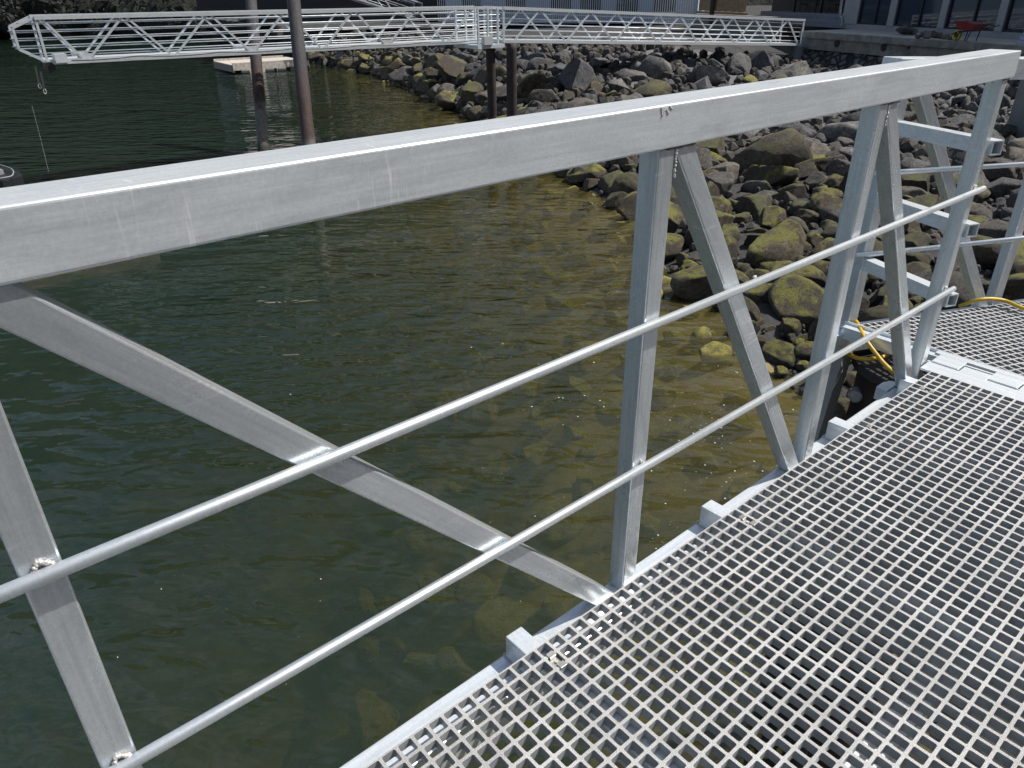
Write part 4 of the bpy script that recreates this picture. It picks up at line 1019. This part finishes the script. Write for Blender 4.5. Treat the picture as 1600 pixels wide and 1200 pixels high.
k0 = onz(-160, 484, WZ); k1 = onz(249, 396, WZ); kx = (k1 - k0); kx.z = 0; KL = kx.length; kx.normalize(); ky = V((-kx.y, kx.x, 0)); ky = ky if ky.dot(k0 - CC) > 0 else -ky
DK = thing('dock', 'brown timber float mostly hidden behind the near top rail', 'dock', k0)
kid(MB().frame(k0 + V((0, 0, -0.2)), kx * KL, ky * 1.4, (0, 0, 0.40)).build('float_body', WOODG, bevel=0.02), DK)
m_ = MB()
for i in range(int(KL / 0.15)): m_.frame(k0 + kx * (i * 0.15 + 0.005) + V((0, 0, 0.202)), kx * 0.14, ky * 1.4, (0, 0, 0.04))
kid(m_.build('deck_boards', WOODG), DK)

bq = onz(-4, 283, -2.72); BT = thing('boat', 'black-hulled boat with silver rail peeking over the near top rail', 'boat', V((bq.x, bq.y, WZ)))
fwd = V((1, 0.25, 0)).normalized(); sdw = V((-fwd.y, fwd.x, 0))
def bl(a, s_, z_): return fwd * a + sdw * s_ + V((0, 0, z_))
secs = []; 
for a, hw, zt in ((-5.2, 0.9, 0.75), (-3.5, 1.0, 0.78), (-2.0, 0.98, 0.82), (-0.8, 0.85, 0.86), (0.1, 0.55, 0.92), (0.6, 0.12, 0.98)):
    secs.append([bl(a, -hw, zt), bl(a, -hw * 0.95, 0.3), bl(a, 0, -0.25), bl(a, hw * 0.95, 0.3), bl(a, hw, zt), bl(a, hw * 0.86, zt + 0.02), bl(a, 0, zt - 0.02), bl(a, -hw * 0.86, zt + 0.02)])
m_ = MB(); vs = [p for s_ in secs for p in s_]; fs = []
for i in range(len(secs) - 1):
    for k in range(8): fs.append((i * 8 + k, i * 8 + (k + 1) % 8, (i + 1) * 8 + (k + 1) % 8, (i + 1) * 8 + k))
fs += [tuple(range(7, -1, -1)), tuple(range((len(secs) - 1) * 8, len(secs) * 8))]
m_.add(vs, fs); o = m_.build('hull', BLACK); o.parent = BT
o = MB().tube(curve_pts([bl(-3, -0.85, 0.86), bl(-2.4, -0.80, 0.94), bl(-0.8, -0.68, 0.98), bl(0.2, -0.30, 1.0), bl(0.45, 0, 1.02), bl(0.2, 0.30, 1.0), bl(-0.8, 0.68, 0.98), bl(-2.4, 0.80, 0.94)], 6), 0.014, 8).build('bow_rail', GREY_FRAME); o.parent = BT
o = MB().frame(bl(-2.2, -0.5, 0.86), fwd * 1.4, sdw * 1.0, (0, 0, 0.12)).build('hatch', GREY_FRAME); o.parent = BT
b0 = CR.transposed() @ V((0, 0, 0))
rod_a = at(76, 268, 14.6); rod_b = at(50, 165, 15.6)
o = MB().tube([rod_a, rod_a.lerp(rod_b, 0.5) + V((0.03, 0, 0)), rod_b], 0.0017, 5).build('fishing_line', GREY_FRAME); tag(o, 'thin pale line rising from the water at the left above the rail', 'line')

# ================================================================== HILLS AND FAR SHORE
FOR = plain('dark_forest', (0.014, 0.020, 0.010), 0.95, 0, 0.6, 0.12, 1.0, 2.5, col2=(0.005, 0.007, 0.005))
mb = MB(); rows = []; na = 120
for i in range(na + 1):
    a = math.radians(-95 + 215 * i / na)     # bearing from +Y towards -X is negative
    dv = V((math.sin(a), math.cos(a), 0)); row = []
    for k, (r, z_) in enumerate(((0, WZ - 1), (2, -1.5), (6, 2), (14, 7), (40, 22), (90, 48), (170, 82), (260, 105))):
        R0 = 105 + 22 * noise.noise(V((i * 0.09, 3, 0)))
        p = dv * (R0 + r * 0.9); z_ = z_ * 1.55 if k > 2 else z_; p = p + V((-10, 5, 0)); zz_ = z_ * (1 + 0.35 * noise.noise(V((i * 0.06, k * 0.3, 5))))
        p += V((1, 1, 0)) * 2.0 * noise.noise(p * 0.15); zz_ += (0.5 + k * 0.5) * noise.noise(p * 0.35)
        row.append(len(mb.v)); mb.v.append((p.x, p.y, zz_))
    rows.append(row)
for i in range(na):
    for k in range(7): mb.f.append((rows[i][k], rows[i + 1][k], rows[i + 1][k + 1], rows[i][k + 1])); mb.m.append(0)
struct(mb.build('hills', FOR, smooth=True))  # upper slopes out of view, raised to give dark reflections in the water
# far shore boulders and bushes, one dark mass
bm = bmesh.new(); mats_ = []
for i in range(420):
    px = rnd.uniform(-40, 470); py = rnd.uniform(10, 58)
    b_ = onz(px, 60, WZ); dd = ray(px, py); p = CC + dd * ((b_ - CC).length / dd.length) * rnd.uniform(0.98, 1.06)
    s_ = rnd.uniform(0.6, 2.0)
    M_ = Matrix.LocRotScale(p, Euler((rnd.random(), rnd.random(), rnd.random() * 6)), V((s_ * 1.3, s_, s_ * 0.8)))
    r_ = bmesh.ops.create_icosphere(bm, subdivisions=2, radius=1, matrix=M_)
    for v_ in r_['verts']: v_.co += V((1, 1, 1)) * 0.5 * s_ * noise.noise(v_.co * 1.3)
me = bpy.data.meshes.new('rubble'); bm.to_mesh(me); bm.free(); me.materials.append(FOR)
o = bpy.data.objects.new('rubble', me); COL.objects.link(o); o['kind'] = 'stuff'; tag(o, 'dark jumbled rocks of the far shore across the water', 'rocks')
bm = bmesh.new()
for i in range(15000):
    px = rnd.uniform(-60, 720); g_c = rnd.gauss(0, 1)
    dep_ = 62 + rnd.uniform(0, 5) if px > 380 else 84 + rnd.uniform(0, 8)
    p = at(px, rnd.uniform(-60, 34 if px < 380 else 8), dep_)
    if noise.noise(p * 0.25) < -0.05: continue
    s_ = rnd.uniform(0.15, 0.4); M_ = Matrix.LocRotScale(p, Euler((rnd.random() * 6, rnd.random() * 6, rnd.random() * 6)), V((s_, s_ * 0.5, 1)))
    vs = [bm.verts.new(M_ @ V(c)) for c in ((-1, 0, 0), (0, -1, 0), (1, 0, 0), (0, 1, 0))]; bm.faces.new(vs)
me = bpy.data.meshes.new('shrubbery'); bm.to_mesh(me); bm.free(); me.materials.append(LEAF)
o = bpy.data.objects.new('shrubbery', me); COL.objects.link(o); o['kind'] = 'stuff'; tag(o, 'dark bushes massed along the far shore', 'shrubbery')
